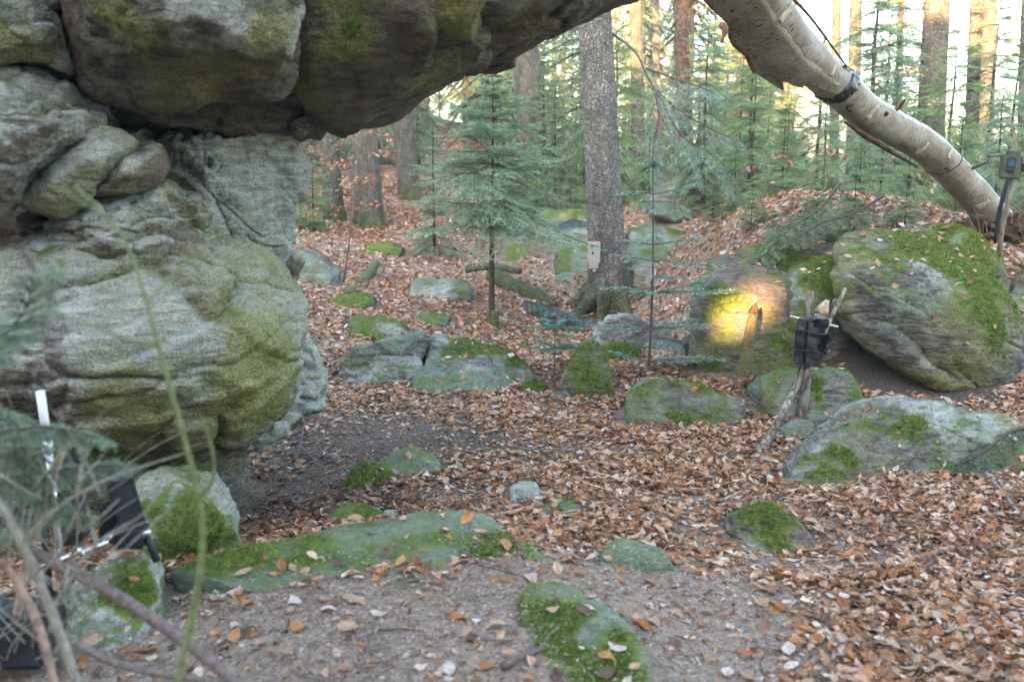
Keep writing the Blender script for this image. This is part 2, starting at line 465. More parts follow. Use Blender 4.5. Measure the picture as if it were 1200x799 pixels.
M['olive_case'] = plain('olive_case', (0.075, 0.085, 0.05), 0.5, 0, 0.4, 0.4, 40)
M['lens'] = plain('lens_glass', (0.05, 0.09, 0.14), 0.08, 0, 0.8, 0.1)
M['cone'] = plain('cone_scale', (0.18, 0.115, 0.075), 0.8, 0, 0.2, 0.4, 60)
M['wire'] = plain('dark_wire', (0.05, 0.047, 0.045), 0.6, 0.3, 0.4, 0.2)

# ------------------------------------------------------------------ ground
pix_anchor = [  # picture point, metres ahead
    (370, 262, 15.8), (450, 300, 13), (450, 330, 11), (450, 370, 9), (370, 320, 11.3), (600, 350, 10.4), (720, 352, 10.6),
    (640, 310, 13), (660, 250, 17.5), (760, 300, 12.0), (800, 350, 9.6), (810, 400, 8.0), (850, 240, 11.0), (850, 300, 8.4), (850, 265, 9.6),
    (860, 425, 6.7), (940, 470, 5.95), (400, 180, 24), (450, 130, 34), (1000, 280, 7.7), (1100, 280, 7.7), (1160, 285, 7.6), (930, 290, 7.8),
    (1000, 264, 10), (1150, 264, 10), (1050, 410, 6.6), (1180, 420, 6.4), (1000, 420, 6.6)]
z_anchor = [  # picture point, height of the ground there
    (100, 790, .15), (350, 790, .2), (600, 790, .2), (800, 790, .12), (1000, 790, .05), (1180, 790, .03),
    (250, 700, .19), (450, 690, .2), (600, 680, .21), (750, 680, .14), (950, 690, .03), (1180, 690, 0),
    (520, 650, .2), (700, 640, .1), (300, 668, .15), (330, 600, -.03), (450, 580, -.01), (610, 575, .02), (750, 580, .02), (900, 570, 0), (1150, 580, .05),
    (300, 560, -.05), (450, 520, 0), (600, 500, 0), (800, 510, 0), (400, 470, 0), (550, 470, 0), (700, 470, .02), (860, 470, .04),
    (450, 420, .03), (600, 420, .03), (690, 420, .04)]
w_anchor = [(-2, 0, .2), (0, 0, .2), (2.5, 0, .1), (0, -6, .4), (-6, -6, .5), (8, -6, .2), (-3, 3, .2), (-3, 5, .1), (-5, 8, .6), (-4, 11, 1.0), (-12, 12, 2.0), (-14, 25, 4.0),
            (5, 4, .2), (6, 6.5, .5), (6, 9, .82), (10, 5, .8), (14, 14, 1.1), (4, 20, 1.0), (12, 25, 1.2), (0, 26, 1.3), (30, 30, 1.0), (0, 60, 2.0), (-40, 50, 8.0), (30, 60, 0.5), (60, 60, 0),
            (-40, 0, 3), (40, 0, 1), (-40, -25, 3), (40, -25, 1), (0, -25, 1), (-60, 100, 10), (0, 100, 3), (70, 100, 0), (2, 14, .95), (5, 14, .95), (-2, 20, 1.3)]
AX = [P(a, b, d) for a, b, d in pix_anchor]
for a, b, z in z_anchor:
    r = ray(a, b); AX.append(CAM + r * ((z - CAM[2]) / r[2]))
AX = np.array(AX + [np.array(w, float) for w in w_anchor])
def _phi(r2): return 0.5 * r2 * np.log(r2 + 1e-9)
def _tps():
    X = AX[:, :2]; n = len(X)
    K = _phi(((X[:, None] - X[None]) ** 2).sum(-1)) + np.eye(n) * 0.02
    Q = np.concatenate([np.ones((n, 1)), X], 1)
    L = np.block([[K, Q], [Q.T, np.zeros((3, 3))]])
    return np.linalg.solve(L, np.concatenate([AX[:, 2], np.zeros(3)]))
_W = _tps()
def ground_z(x, y):
    x = np.atleast_1d(np.asarray(x, float)); y = np.atleast_1d(np.asarray(y, float))
    out = np.zeros(len(x))
    for s in range(0, len(x), 40000):
        q = np.stack([x[s:s + 40000], y[s:s + 40000]], 1)
        out[s:s + 40000] = _phi(((q[:, None] - AX[None, :, :2]) ** 2).sum(-1)) @ _W[:-3] + _W[-3] + q @ _W[-2:]
    q = np.stack([x, y, np.zeros(len(x))], 1)
    out += 0.035 * fbm(q * 1.4, 3) + 0.012 * fbm(q * 6 + 5, 3) + 0.007 * fbm(q * 19 + 8, 2)
    return out
def gz(x, y): return float(ground_z(x, y)[0])
_dd = np.concatenate([np.linspace(1.6, 12, 500), np.linspace(12.05, 70, 500)])
def gdepth(px, py):
    """metres ahead at which a picture point meets the ground"""
    r = ray(px, py); Q = CAM + r[None] * _dd[:, None]
    h = Q[:, 2] - ground_z(Q[:, 0], Q[:, 1])
    k = np.nonzero(h <= 0)[0]
    return float(_dd[k[0]]) if len(k) else 40.0
def G(px, py): return P(px, py, gdepth(px, py))

ux = np.linspace(-1, 1, 270); gx = 90 * (0.05 * ux + 0.95 * np.sign(ux) * np.abs(ux) ** 3.2)
uy = np.linspace(0, 1, 300); gy = -30 + 30 * np.minimum(1, uy / 0.07) ** 0.6 + 0
yy = np.where(uy > 0.07, 0, gy)
tt = np.clip((uy - 0.07) / 0.93, 0, 1); gy = np.where(uy > 0.07, 9.0 * tt + 171 * tt ** 5.5, yy)
XX, YY = np.meshgrid(gx, gy)
gzv = ground_z(XX.ravel(), YY.ravel())
gV = np.stack([XX.ravel(), YY.ravel(), gzv], 1)
ny, nx = XX.shape
ii = (np.arange(ny - 1)[:, None] * nx + np.arange(nx - 1)[None]).ravel()
gF = np.stack([ii, ii + 1, ii + nx + 1, ii + nx], 1)
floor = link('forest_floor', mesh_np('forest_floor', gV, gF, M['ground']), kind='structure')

# ------------------------------------------------------------------ added unseen sun blocker behind the viewer, its hole shaped for the sun patch
patch = P(874, 362, 6.6)
cy = -14.0
hole = patch - ldir * ((patch[1] - cy) / ldir[1])
hx, hz = np.meshgrid(np.linspace(-55, 16, 240), np.linspace(-1, 1, 60))
def sun_blocker():
    W, H = 285, 50
    xs = np.linspace(-55, 16, W)
    top = 10.6 + 2.5 * sstep(-7.5, -12, xs) + 1.1 * fbm(np.stack([xs * .16, xs * 0, xs * 0], 1), 3)
    # pieces below, left, right and above the hole
    hw, hh = 0.33, 0.27
    xs = np.sort(np.concatenate([xs, hole[0] + hw * np.linspace(-1, 1, 9)]))
    top = np.interp(xs, np.linspace(-55, 16, W), top)
    mb_v = []; 
    zs = np.concatenate([np.linspace(-1, hole[2] - hh, 16), hole[2] + hh * np.linspace(-1, 1, 9)[1:-1], np.linspace(hole[2] + hh, 1.0, 2)[:1]])
    za = zs; n1 = len(za)
    zb = np.linspace(0, 1, 26)[1:]
    Z = np.stack([np.concatenate([za, za[-1] + (t - za[-1]) * zb]) for t in top], 1)
    X = np.tile(xs, (Z.shape[0], 1))
    Q = np.stack([X.ravel(), np.zeros(X.size), Z.ravel()], 1)
    prot = 1.6 * fbm(Q * .35, 4) + 0.25 * fbm(Q * 2.2, 3)
    inwin = np.maximum(np.abs(X - hole[0]) / hw, np.abs(Z - hole[2]) / hh).ravel()
    damp = sstep(1.0, 5, inwin)
    front = np.stack([Q[:, 0], cy + 0.4 + damp * (prot + 0.8 * (1 - sstep(0, 9, Q[:, 2]))), Q[:, 2]], 1)
    back = front.copy(); back[:, 1] = cy - 0.4 - 1.5 * damp
    r, c = X.shape
    k = (np.arange(r - 1)[:, None] * c + np.arange(c - 1)[None]).ravel()
    q = np.stack([k, k + 1, k + c + 1, k + c], 1)
    cen = (Q[q].mean(1))
    inside = (np.abs(cen[:, 0] - hole[0]) < hw) & (np.abs(cen[:, 2] - hole[2]) < hh)
    # an irregular hole: an oval
    inside &= ((cen[:, 0] - hole[0]) / hw) ** 2 + ((cen[:, 2] - hole[2]) / hh) ** 2 < 1.15
    q = q[~inside]; n = len(front)
    e = np.concatenate([q[:, [0, 1]], q[:, [1, 2]], q[:, [2, 3]], q[:, [3, 0]]])
    key = {}
    for a, b_ in e: key[(a, b_)] = 1
    bd = np.array([(a, b_) for a, b_ in key if (b_, a) not in key])
    side = np.stack([bd[:, 1], bd[:, 0], bd[:, 0] + n, bd[:, 1] + n], 1)
    F = np.concatenate([q, q[:, ::-1] + n, side])
    V = np.concatenate([front, back])
    msk = np.tile([0.15, 0.3, 0.3, 0.0], (len(V), 1)); m2 = np.tile([0.2, 0.3, 0.0, 1.0], (len(V), 1))
    return mesh_np('sun_blocker', V, F, M['rock'], True, {'mask': msk, 'mask2': m2})
link('sun_blocker', sun_blocker(), kind='structure')

# ------------------------------------------------------------------ rocks
_ico = {}
def ico(n):
    if n not in _ico:
        bm = bmesh.new(); bmesh.ops.create_icosphere(bm, subdivisions=n, radius=1.0)
        V = np.array([v.co[:] for v in bm.verts]); F = np.array([[v.index for v in f.verts] for f in bm.faces]); bm.free()
        _ico[n] = (V / np.linalg.norm(V, axis=1, keepdims=True), F)
    return _ico[n]

def hull_planes(Q):
    bm = bmesh.new()
    for q in Q: bm.verts.new(q)
    bmesh.ops.convex_hull(bm, input=list(bm.verts))
    bm.normal_update()
    ns, ds = [], []
    for f in bm.faces:
        n = np.array(f.normal[:]); d = float(n @ np.array(f.verts[0].co[:]))
        if d < 0: n, d = -n, -d
        if d > 1e-4: ns.append(n); ds.append(d)
    bm.free()
    return np.array(ns), np.array(ds)

ROCKS = []        # (object, V, F, moss mask) for the scattering below
def rock(name, pts, label, n=6, p=30, seed=0, rough=1.0, strata=1.0, bed=(0.25, 0.15, 1.0), crack=1.0,
         moss=0.3, mossdir=(0, 0, 1), lichen=0.4, algae=0.3, brown=0.0, dark=0.0, litter=0.0, film=0.0, blobs=(), grow=1.03, cat='boulder', group=None, step=None, cell=None, facets=14):
    pts = np.asarray(pts, float)
    C = 0.5 * (pts.min(0) + pts.max(0)) * 0.5 + 0.5 * pts.mean(0); S = 0.5 * (pts.max(0) - pts.min(0)) + 1e-6
    nn, dd = hull_planes((pts - C) / S)
    rf = np.random.default_rng(seed + 500); Qn = (pts - C) / S
    fd = unit_rows(rf.normal(size=(facets, 3))); fs = (Qn @ fd.T).max(0) * rf.uniform(.84, .97, facets)
    nn = np.concatenate([nn, fd]); dd = np.concatenate([dd, fs])
    D, F = ico(n)
    t = np.clip(D @ nn.T / dd[None], 0, None)
    tm = t.max(1, keepdims=True)
    r = 1.0 / (tm[:, 0] * ((t / tm) ** p).sum(1) ** (1 / p)) * grow
    V = C + S * D * r[:, None]
    size = float(np.prod(S) ** (1 / 3)) * 2
    Nn = vnormals(V, F); off = np.array([seed * 7.31, seed * 3.77, seed * 5.13])
    b_ = np.array(bed, float); b_ /= np.linalg.norm(b_)
    q = V / size
    V = V + Nn * (rough * size * (0.055 * fbm(q * 2.2 + off, 4)))[:, None]
    # jointed blocks
    cs = cell or 3.2
    warp = 0.25 * np.stack([pn(q * 3 + off), pn(q * 3 + off + 9), pn(q * 3 + off + 19)], 1)
    B3 = np.outer(b_, b_) * 0.9 + np.eye(3)
    d1, d2, v = cells((q + warp * .35) @ B3 * cs + off)
    V = V + Nn * (crack * size * (0.04 * (v - 0.5) * sstep(0.0, 0.12, d2 - d1) - 0.016 * np.exp(-(d2 - d1) / 0.035)))[:, None]
    # bedding ledges
    st = step or size * 0.13
    h = (V @ b_) + 0.35 * st * fbm(q * 3.1 + off, 3) * 2
    fr = (h / st) % 1.0
    lay = _grad[(np.floor(h / st).astype(int) * 37 + seed) & 255, 0]
    prof = np.where(fr < 0.82, fr / 0.82, (1 - fr) / 0.18)
    side = 1 - np.abs(Nn @ b_) ** 2
    V = V + Nn * (strata * st * (0.26 * (prof - 0.5) + 0.2 * lay) * side * sstep(-0.5, 0.6, pn(q * 2.5 + off + 3) + .2))[:, None]
    Nn = vnormals(V, F)
    V = V + Nn * (rough * (0.006 * ridged(V * 9 + off, 3) * min(1, size) + 0.006 * fbm(V * 34 + off, 3) * min(1, size * 1.5)))[:, None]
    Nn = vnormals(V, F)
    md = np.array(mossdir, float); md /= np.linalg.norm(md)
    big = fbm(V * 2.3 + off, 4); mid = fbm(V * 6 + off + 7, 3)
    mo = moss + 0.45 * (Nn @ md - 0.35) + 0.35 * big + 0.2 * mid
    li = lichen + 0.5 * fbm(V * 1.7 + off + 40, 4) + 0.25 * Nn[:, 2]
    al = algae + 0.55 * fbm(V * 1.9 + off + 60, 4) - 0.15 * Nn[:, 2]
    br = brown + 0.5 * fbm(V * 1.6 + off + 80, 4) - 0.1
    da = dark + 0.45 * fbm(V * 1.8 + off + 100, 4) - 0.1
    lt = litter + 0.8 * (Nn[:, 2] - 0.75) + 0.3 * mid if litter > 0 else np.zeros(len(V))
    for kind, c, rad, s in blobs:
        w = s * np.exp(-(((V - np.asarray(c)) / rad) ** 2).sum(1)) * (0.7 + 0.6 * mid)
        if kind == 'moss': mo = mo + w
        elif kind == 'lichen': li = li + w
        elif kind == 'algae': al = al + w
        elif kind == 'brown': br = br + w
        elif kind == 'dark': da = da + w
        else: lt = lt + w
    V = V + Nn * (.016 * min(1, size * 1.6) * sstep(.48, .72, mo) * (.45 + .7 * np.abs(pn(V * 16 + off)) + .5 * np.abs(pn(V * 45 + off))))[:, None]
    clip = lambda x: np.clip(x, 0, 1)
    one = np.ones(len(V)); fi = clip(film + .5 * fbm(V * 2.1 + off + 130, 4) + .2 * (Nn[:, 2] - .5)) if film > 0 else one * 0
    me = mesh_np(name, V - C, F, M['rock'], True, {'mask': np.stack([clip(mo), clip(li), clip(al), fi], 1), 'mask2': np.stack([clip(br), clip(da), clip(lt), one], 1)})
    o = link(name, me, None, label=label, category=cat)
    o.location = Vector(C)
    if group: o['group'] = group
    ROCKS.append((o, V, F, clip(mo), Nn, C))
    return o

def out(front, back=1.25, shrink=0.88, extra=(), down=None):
    """body of a rock from an outline with distances: the same outline again farther off, drawn in"""
    f = np.array(front, float)
    cpx, cpy = f[:, 0].mean(), f[:, 1].mean()
    pts = [P(*q) for q in f]
    for x, y, d in f:
        pts.append(P(cpx + (x - cpx) * shrink, cpy + (y - cpy) * shrink, d * back if back < 3 else d + back - 3))
    pts += [P(*q) for q in extra]
    if down is not None:
        lo = min(q[2] for q in pts)
        pts += [np.array([q[0], q[1], min(q[2], lo) - down]) for q in pts]
    return np.array(pts)

def gout(outline, base, thick=0.4, down=0.12, lift=0.0, crest=0.5, shrink=0.85):
    """rock lying on the ground: outline in the picture, the point of its front foot; its upper edge stands crest*thick farther back"""
    d0 = gdepth(*base)
    ys = np.array([q[1] for q in outline], float); lo, hi = ys.max(), ys.min()
    pts = []
    for q in outline:
        t = (lo - q[1]) / max(1.0, lo - hi)
        dx = q[2] if len(q) > 2 else 0.0
        pts.append(P(q[0], q[1], d0 + thick * crest * t + dx))
    pts = np.array(pts); c = pts.mean(0)
    bk = c + (pts - c) * shrink + np.array([0, thick, 0]); bk[:, 2] = np.minimum(bk[:, 2], c[2] + (pts[:, 2] - c[2]) * 0.9) - thick * (CAM[2] - pts[:, 2]).clip(0) / pts[:, 1] * .9
    al = np.concatenate([pts, bk])
    lowz = al[:, 2].min() - down
    bot = c + (al - c) * 0.9; bot[:, 2] = lowz
    return np.concatenate([al, bot])

# --- the rock gate on the left
rock('boulder', out([(-90, 400, 3.4), (-40, 320, 3.5), (30, 300, 3.6), (75, 262, 3.6), (160, 243, 3.65), (255, 272, 3.75), (312, 290, 3.85), (345, 345, 3.85), (357, 400, 3.8), (352, 455, 3.75), (335, 500, 3.75), (290, 528, 3.75), (200, 532, 3.6), (100, 522, 3.5), (0, 500, 3.4),
    (200, 390, 3.35), (300, 420, 3.48), (230, 470, 3.32), (100, 420, 3.25), (330, 470, 3.6)], 1.28, 0.9),
    'huge bulging grey boulder streaked with pale lichen and olive algae under the rock arch', n=7, p=22, seed=1, rough=0.9, strata=0.75, bed=(-0.3, 0.1, 1.0), crack=1.0, step=0.13, cell=2.6, facets=20,
    moss=-0.05, lichen=0.60, algae=0.40, brown=0.0, dark=-0.05,
    blobs=[('algae', P(295, 420, 3.5), .14, 1.0), ('algae', P(300, 480, 3.6), .16, .9), ('algae', P(150, 460, 3.4), .2, .6), ('moss', P(310, 430, 3.5), .08, .5), ('lichen', P(230, 440, 3.4), .15, .5), ('brown', P(130, 360, 3.45), .1, .8), ('lichen', P(330, 330, 3.9), .25, .5), ('algae', P(100, 300, 3.6), .15, .5)])
rock('boulder', out([(300, 400, 4.15), (345, 385, 4.2), (372, 410, 4.25), (382, 445, 4.25), (372, 478, 4.2), (335, 500, 4.1), (300, 528, 4.1), (262, 520, 4.0)], 1.12, 0.9),
    'mint green lichen faced rock just behind the right edge of the huge bulging boulder', n=6, seed=2, moss=.1, lichen=.75, algae=.2)
rock('boulder', out([(-100, -80, 3.3), (35, -90, 3.4), (58, 10, 3.4), (75, 45, 3.45), (100, 98, 3.5), (60, 90, 3.35), (0, 84, 3.3), (-90, 70, 3.2), (0, 20, 3.15), (-50, 0, 3.1)], 1.2, .9),
    'grey lichen speckled block in the top left corner beside the roof of the arch', n=7, seed=3, facets=26, crack=1.5, moss=.0, lichen=.88, algae=.35, dark=.0, strata=.7)
rock('boulder', out([(-100, 80, 3.3), (-20, 82, 3.35), (55, 86, 3.45), (105, 108, 3.5), (120, 140, 3.5), (112, 158, 3.45), (75, 185, 3.4), (30, 235, 3.4), (-30, 260, 3.4), (-100, 240, 3.3), (20, 140, 3.15), (-30, 180, 3.1)], 1.2, .9),
    'pale banded block stacked under the top left corner block, above the rounded boulders', n=7, seed=4, facets=26, crack=1.5, moss=-.05, lichen=1.0, algae=.2, dark=-.25, strata=1.2, bed=(-.5, .1, 1))
rock('boulder', out([(25, 240, 3.45), (58, 205, 3.42), (80, 175, 3.42), (112, 150, 3.45), (148, 150, 3.5), (160, 168, 3.5), (138, 190, 3.45), (95, 215, 3.4), (85, 250, 3.4), (55, 258, 3.42), (100, 190, 3.28)], 1.15, .9),
    'rounded pale boulder wedged in the left stack with an olive tinge on top', n=6, p=70, seed=5, facets=30, moss=.0, lichen=.7, algae=.35, strata=.5, crack=.4)
rock('boulder', out([(92, 222, 3.5), (115, 200, 3.48), (150, 168, 3.55), (185, 172, 3.6), (196, 196, 3.6), (182, 222, 3.55), (150, 232, 3.5), (105, 236, 3.45), (150, 200, 3.38)], 1.15, .9),
    'tan rounded boulder wedged to the right of the olive tinged one in the left stack', n=6, p=70, seed=6, facets=30, moss=-.1, lichen=.55, algae=.2, brown=.35, strata=.5, crack=.4)
rock('boulder', out([(20, 335, 3.55), (62, 300, 3.52), (66, 262, 3.5), (90, 238, 3.5), (150, 225, 3.55), (200, 212, 3.6), (228, 240, 3.7), (245, 275, 3.75), (240, 300, 3.75), (150, 310, 3.55), (80, 330, 3.5), (140, 262, 3.4)], 1.15, .9),
    'layered ledge of lichened rock on the crest of the huge bulging boulder', n=7, seed=7, facets=26, crack=1.5, moss=-.05, lichen=.72, algae=.35, strata=1.3, bed=(-.1, .1, 1))
rock('stone', out([(22, 300, 3.8), (25, 280, 3.8), (45, 272, 3.8), (58, 285, 3.8), (52, 305, 3.8), (35, 310, 3.8)], 1.06, .9),
    'small grey angular stone jammed in the dark gap of the left stack', n=5, seed=8, moss=-.2, lichen=.4, cat='stone')
rock('stone', out([(18, 275, 3.85), (20, 255, 3.85), (40, 245, 3.85), (55, 255, 3.85), (55, 272, 3.85), (35, 280, 3.85)], 1.06, .9),
    'dark stone jammed above the small grey angular one in the left gap', n=5, seed=9, moss=-.2, lichen=.2, dark=.4, cat='stone')
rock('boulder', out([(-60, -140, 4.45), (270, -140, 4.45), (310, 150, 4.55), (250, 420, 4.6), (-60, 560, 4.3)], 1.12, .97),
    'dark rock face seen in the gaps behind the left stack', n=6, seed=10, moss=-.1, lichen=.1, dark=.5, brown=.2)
rock('boulder', out([(150, 165, 4.15), (190, 155, 4.1), (240, 148, 4.1), (300, 150, 4.2), (352, 150, 4.4), (345, 195, 4.4), (336, 245, 4.4), (320, 290, 4.35), (330, 420, 4.6), (250, 420, 4.4), (190, 260, 4.15), (175, 210, 4.1), (240, 215, 4.0), (300, 230, 4.15)], 1.12, .92),
    'tall lichened rock pillar under the roof at the back of the arch', n=7, seed=11, facets=26, crack=1.5, moss=.0, lichen=.88, algae=.3, dark=.2, strata=1.2, bed=(.9, .1, .8),
    blobs=[('dark', P(205, 185, 4.05), .2, .7), ('moss', P(305, 270, 4.2), .12, .7), ('lichen', P(330, 220, 4.3), .25, .4)])
rock('stone', out([(338, 150, 4.3), (346, 138, 4.3), (362, 136, 4.3), (368, 148, 4.32), (360, 158, 4.3), (345, 160, 4.3)], 1.04, .9),
    'small rounded knob of rock pinched between the pillar and the roof', n=5, seed=12, moss=-.3, lichen=.4, dark=.2, cat='stone')
lip = out([(30, -120, 3.15), (62, 15, 3.25), (80, 62, 3.4), (104, 108, 3.6), (140, 120, 3.62), (250, 121, 3.62), (335, 112, 3.62), (352, 78, 3.4), (354, 0, 3.2), (352, -100, 3.1), (300, -260, 3.1), (100, -240, 3.1), (110, 22, 3.1), (220, 34, 3.0), (335, 52, 3.06), (345, 10, 3.02), (200, -20, 3.0)], 1.15, .92)  # dark mask also lowers the roof colour to stand for its underside's shade
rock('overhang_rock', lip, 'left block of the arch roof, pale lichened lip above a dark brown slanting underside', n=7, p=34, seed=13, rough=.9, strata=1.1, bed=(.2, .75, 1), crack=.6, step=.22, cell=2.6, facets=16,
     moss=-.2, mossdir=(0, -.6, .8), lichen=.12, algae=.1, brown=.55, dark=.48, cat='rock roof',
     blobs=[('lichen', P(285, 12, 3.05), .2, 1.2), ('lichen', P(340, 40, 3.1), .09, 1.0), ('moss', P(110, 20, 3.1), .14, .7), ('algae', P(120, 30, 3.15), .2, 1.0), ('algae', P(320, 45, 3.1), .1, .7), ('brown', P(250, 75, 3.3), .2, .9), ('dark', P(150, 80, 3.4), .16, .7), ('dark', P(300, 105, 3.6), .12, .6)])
arm_ = out([(335, -160, 3.4), (345, 60, 3.7), (355, 130, 4.15), (372, 166, 4.42), (425, 148, 4.42), (512, 104, 4.38), (590, 63, 4.33), (638, 34, 4.28), (660, 10, 4.22), (715, -14, 4.18), (785, -24, 4.1), (792, -60, 4.0), (620, -200, 3.7), (430, 26, 3.58), (520, 28, 3.72), (615, -8, 3.88), (480, -30, 3.5)], 1.13, .93)
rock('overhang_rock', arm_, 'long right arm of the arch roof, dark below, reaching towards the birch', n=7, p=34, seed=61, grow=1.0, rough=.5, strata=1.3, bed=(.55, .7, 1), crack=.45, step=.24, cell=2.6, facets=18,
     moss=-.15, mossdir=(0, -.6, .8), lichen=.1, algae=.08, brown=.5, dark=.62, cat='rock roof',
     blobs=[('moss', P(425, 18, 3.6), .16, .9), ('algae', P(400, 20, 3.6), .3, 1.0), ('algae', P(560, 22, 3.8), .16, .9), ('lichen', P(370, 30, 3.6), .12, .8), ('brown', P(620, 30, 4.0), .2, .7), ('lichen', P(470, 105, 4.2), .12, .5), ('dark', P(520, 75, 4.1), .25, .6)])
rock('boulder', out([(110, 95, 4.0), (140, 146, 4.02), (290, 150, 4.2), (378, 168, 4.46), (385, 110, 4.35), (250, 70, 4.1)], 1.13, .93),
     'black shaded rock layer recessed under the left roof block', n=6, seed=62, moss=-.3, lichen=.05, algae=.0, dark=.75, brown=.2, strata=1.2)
# --- foot of the gate
rock('boulder', out([(140, 600, 3.45), (165, 560, 3.5), (195, 545, 3.52), (258, 540, 3.66), (268, 565, 3.6), (284, 612, 3.55), (282, 650, 3.5), (235, 668, 3.35), (165, 668, 3.25), (200, 600, 3.3)], 1.14, .9, down=.1),
    'moss skirted rock with pale lichen top under the left end of the arch', n=6, seed=14, moss=.1, lichen=.65, algae=.3,
    blobs=[('moss', P(225, 630, 3.35), .15, 1.0), ('lichen', P(215, 570, 3.45), .15, .6)])
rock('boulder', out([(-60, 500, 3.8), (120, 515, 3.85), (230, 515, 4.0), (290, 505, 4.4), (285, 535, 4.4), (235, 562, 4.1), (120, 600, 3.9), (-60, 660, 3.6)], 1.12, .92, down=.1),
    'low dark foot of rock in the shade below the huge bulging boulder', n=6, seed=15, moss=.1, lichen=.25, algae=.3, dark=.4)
rock('boulder', out([(82, 700, 2.78), (108, 672, 2.82), (150, 648, 2.85), (185, 662, 2.85), (190, 700, 2.75), (160, 745, 2.62), (110, 770, 2.55), (85, 745, 2.6)], 1.12, .9, down=.1),
    'small mossy rock with a bare grey tip behind the diagonal foreground branch', n=6, seed=16, moss=.15, lichen=.5, blobs=[('moss', P(150, 690, 2.72), .09, .9), ('lichen', P(155, 655, 2.82), .05, .6)])
def slab(top, depth=.3, inner=()):
    t = np.array([P(*q) for q in top]); t[:, 2] += .02; b_ = t.copy(); b_[:, 2] -= depth
    c = b_.mean(0); b_[:, :2] = c[:2] + (b_[:, :2] - c[:2]) * .95
    return np.concatenate([t, b_, np.array([P(*q) for q in inner]).reshape(-1, 3)])
rock('bedrock_slab', slab([(180, 672, 3.02), (250, 652, 3.15), (340, 640, 3.24), (400, 615, 3.38), (470, 600, 3.48), (575, 595, 3.52), (600, 622, 3.38), (618, 656, 3.22), (560, 684, 3.08), (340, 712, 2.92)]),
    'broad flat slab with a smooth grey green back edge across the foreground', n=6, p=40, seed=17, rough=.45, strata=.3, crack=.25, moss=.0, lichen=.1, algae=.2, film=.75, cat='rock slab', grow=1.02,
    blobs=[('moss', P(270, 655, 3.1), .10, .5), ('moss', P(600, 635, 3.3), .06, .6)])
rock('bedrock_slab', slab([(596, 690, 2.86), (625, 678, 2.9), (660, 685, 2.88), (700, 705, 2.78), (745, 742, 2.6), (762, 775, 2.5), (765, 830, 2.35), (625, 830, 2.32), (612, 760, 2.55)], .3, [(690, 760, 2.52)]),
    'bright moss cushioned slab at the bottom edge in the foreground', n=6, p=30, seed=18, rough=.5, strata=.3, crack=.3, moss=.0, lichen=.1, algae=.2, film=.7, cat='rock slab', grow=1.02,
    blobs=[('moss', P(660, 740, 2.6), .1, 1.0), ('moss', P(720, 775, 2.48), .14, 1.1)])
rock('bedrock_slab', slab([(700, 646, 3.3), (725, 634, 3.36), (760, 640, 3.33), (792, 660, 3.24), (770, 672, 3.2), (705, 662, 3.22)], .25),
    'thin grey green slab edge right of the broad foreground slab', n=6, p=30, seed=19, rough=.5, strata=.3, crack=.3, moss=.05, lichen=.1, algae=.2, film=.7, cat='rock slab', grow=1.02)
rock('stone', gout([(612, 650), (612, 640), (625, 643), (642, 655), (630, 662)], (625, 660), .12),
    'narrow mossy wedge of stone at the right end of the broad foreground slab', n=5, seed=20, moss=.2, lichen=.3, algae=.4, cat='stone')
# --- rocks lying on the path
def R_(outline, base, label, thick=.4, n=6, **k):
  k.setdefault('film', .42); k['moss'] = k.get('moss', .3) - .13; k.setdefault('crack', .5)
  return rock(k.pop('name', 'boulder'), gout(outline, base, thick, k.pop('down', .12), crest=k.pop('crest', .5)), label, n=n, **k)
R_([(397, 450), (398, 425), (410, 406), (440, 402), (475, 393), (498, 390), (495, 440), (450, 447), (420, 455)], (430, 452), 'dark ended mossy boulder on the leafy path, left half of the split pair', .5, 6, seed=21, moss=.25, lichen=.35, algae=.3, dark=.25, blobs=[('dark', G(410, 440) + np.array([0, 0, .1]), .15, .8)])
R_([(478, 452), (484, 420), (500, 392), (545, 400), (598, 415), (630, 440), (642, 454), (600, 455), (520, 462)], (530, 462), 'broad moss topped boulder with a bare pale face, right half of the split pair', .7, 6, seed=22, moss=.15, lichen=.5, algae=.3, litter=.12, crest=.9, blobs=[('moss', G(590, 440) + np.array([0, .1, .15]), .25, .8), ('lichen', P(505, 410, gdepth(520, 460)), .1, .8), ('moss', P(540, 400, gdepth(530, 460) + .4), .2, .6)])
R_([(612, 462), (612, 450), (630, 446), (640, 452), (638, 462)], (625, 462), 'tiny bright moss cushion at the right tip of the split boulder pair', .15, 5, seed=23, moss=.8, cat='stone', name='stone')
R_([(660, 440), (668, 425), (682, 408), (700, 402), (715, 412), (718, 440), (718, 466), (690, 470), (668, 456)], (690, 470), 'upright narrow rock draped in bright moss in the middle of the clearing', .35, 6, seed=24, moss=.55, lichen=.3, dark=.2)
R_([(700, 420), (708, 405), (730, 402), (752, 410), (750, 422), (720, 428)], (725, 426), 'low green mossy hump behind the upright narrow rock', .3, 5, seed=25, moss=.6)
R_([(736, 480), (738, 460), (752, 446), (770, 440), (790, 450), (830, 455), (868, 466), (880, 482), (878, 498), (810, 502), (745, 496)], (800, 501), 'flat boulder with a mossy top and greenish brown face on the leaves right of centre', .42, 6, seed=26, moss=.15, lichen=.2, algae=.45, strata=.6, blobs=[('moss', P(810, 455, gdepth(800, 500) + .15), .3, .5)])
R_([(688, 412), (696, 388), (715, 372), (745, 370), (780, 378), (802, 392), (800, 412), (750, 420), (710, 420)], (745, 419), 'blue grey striped rock lying below the big spruce trunk', .6, 6, seed=27, moss=-.25, lichen=.35, dark=.35, film=.1, strata=1.4, bed=(.6, .2, 1))
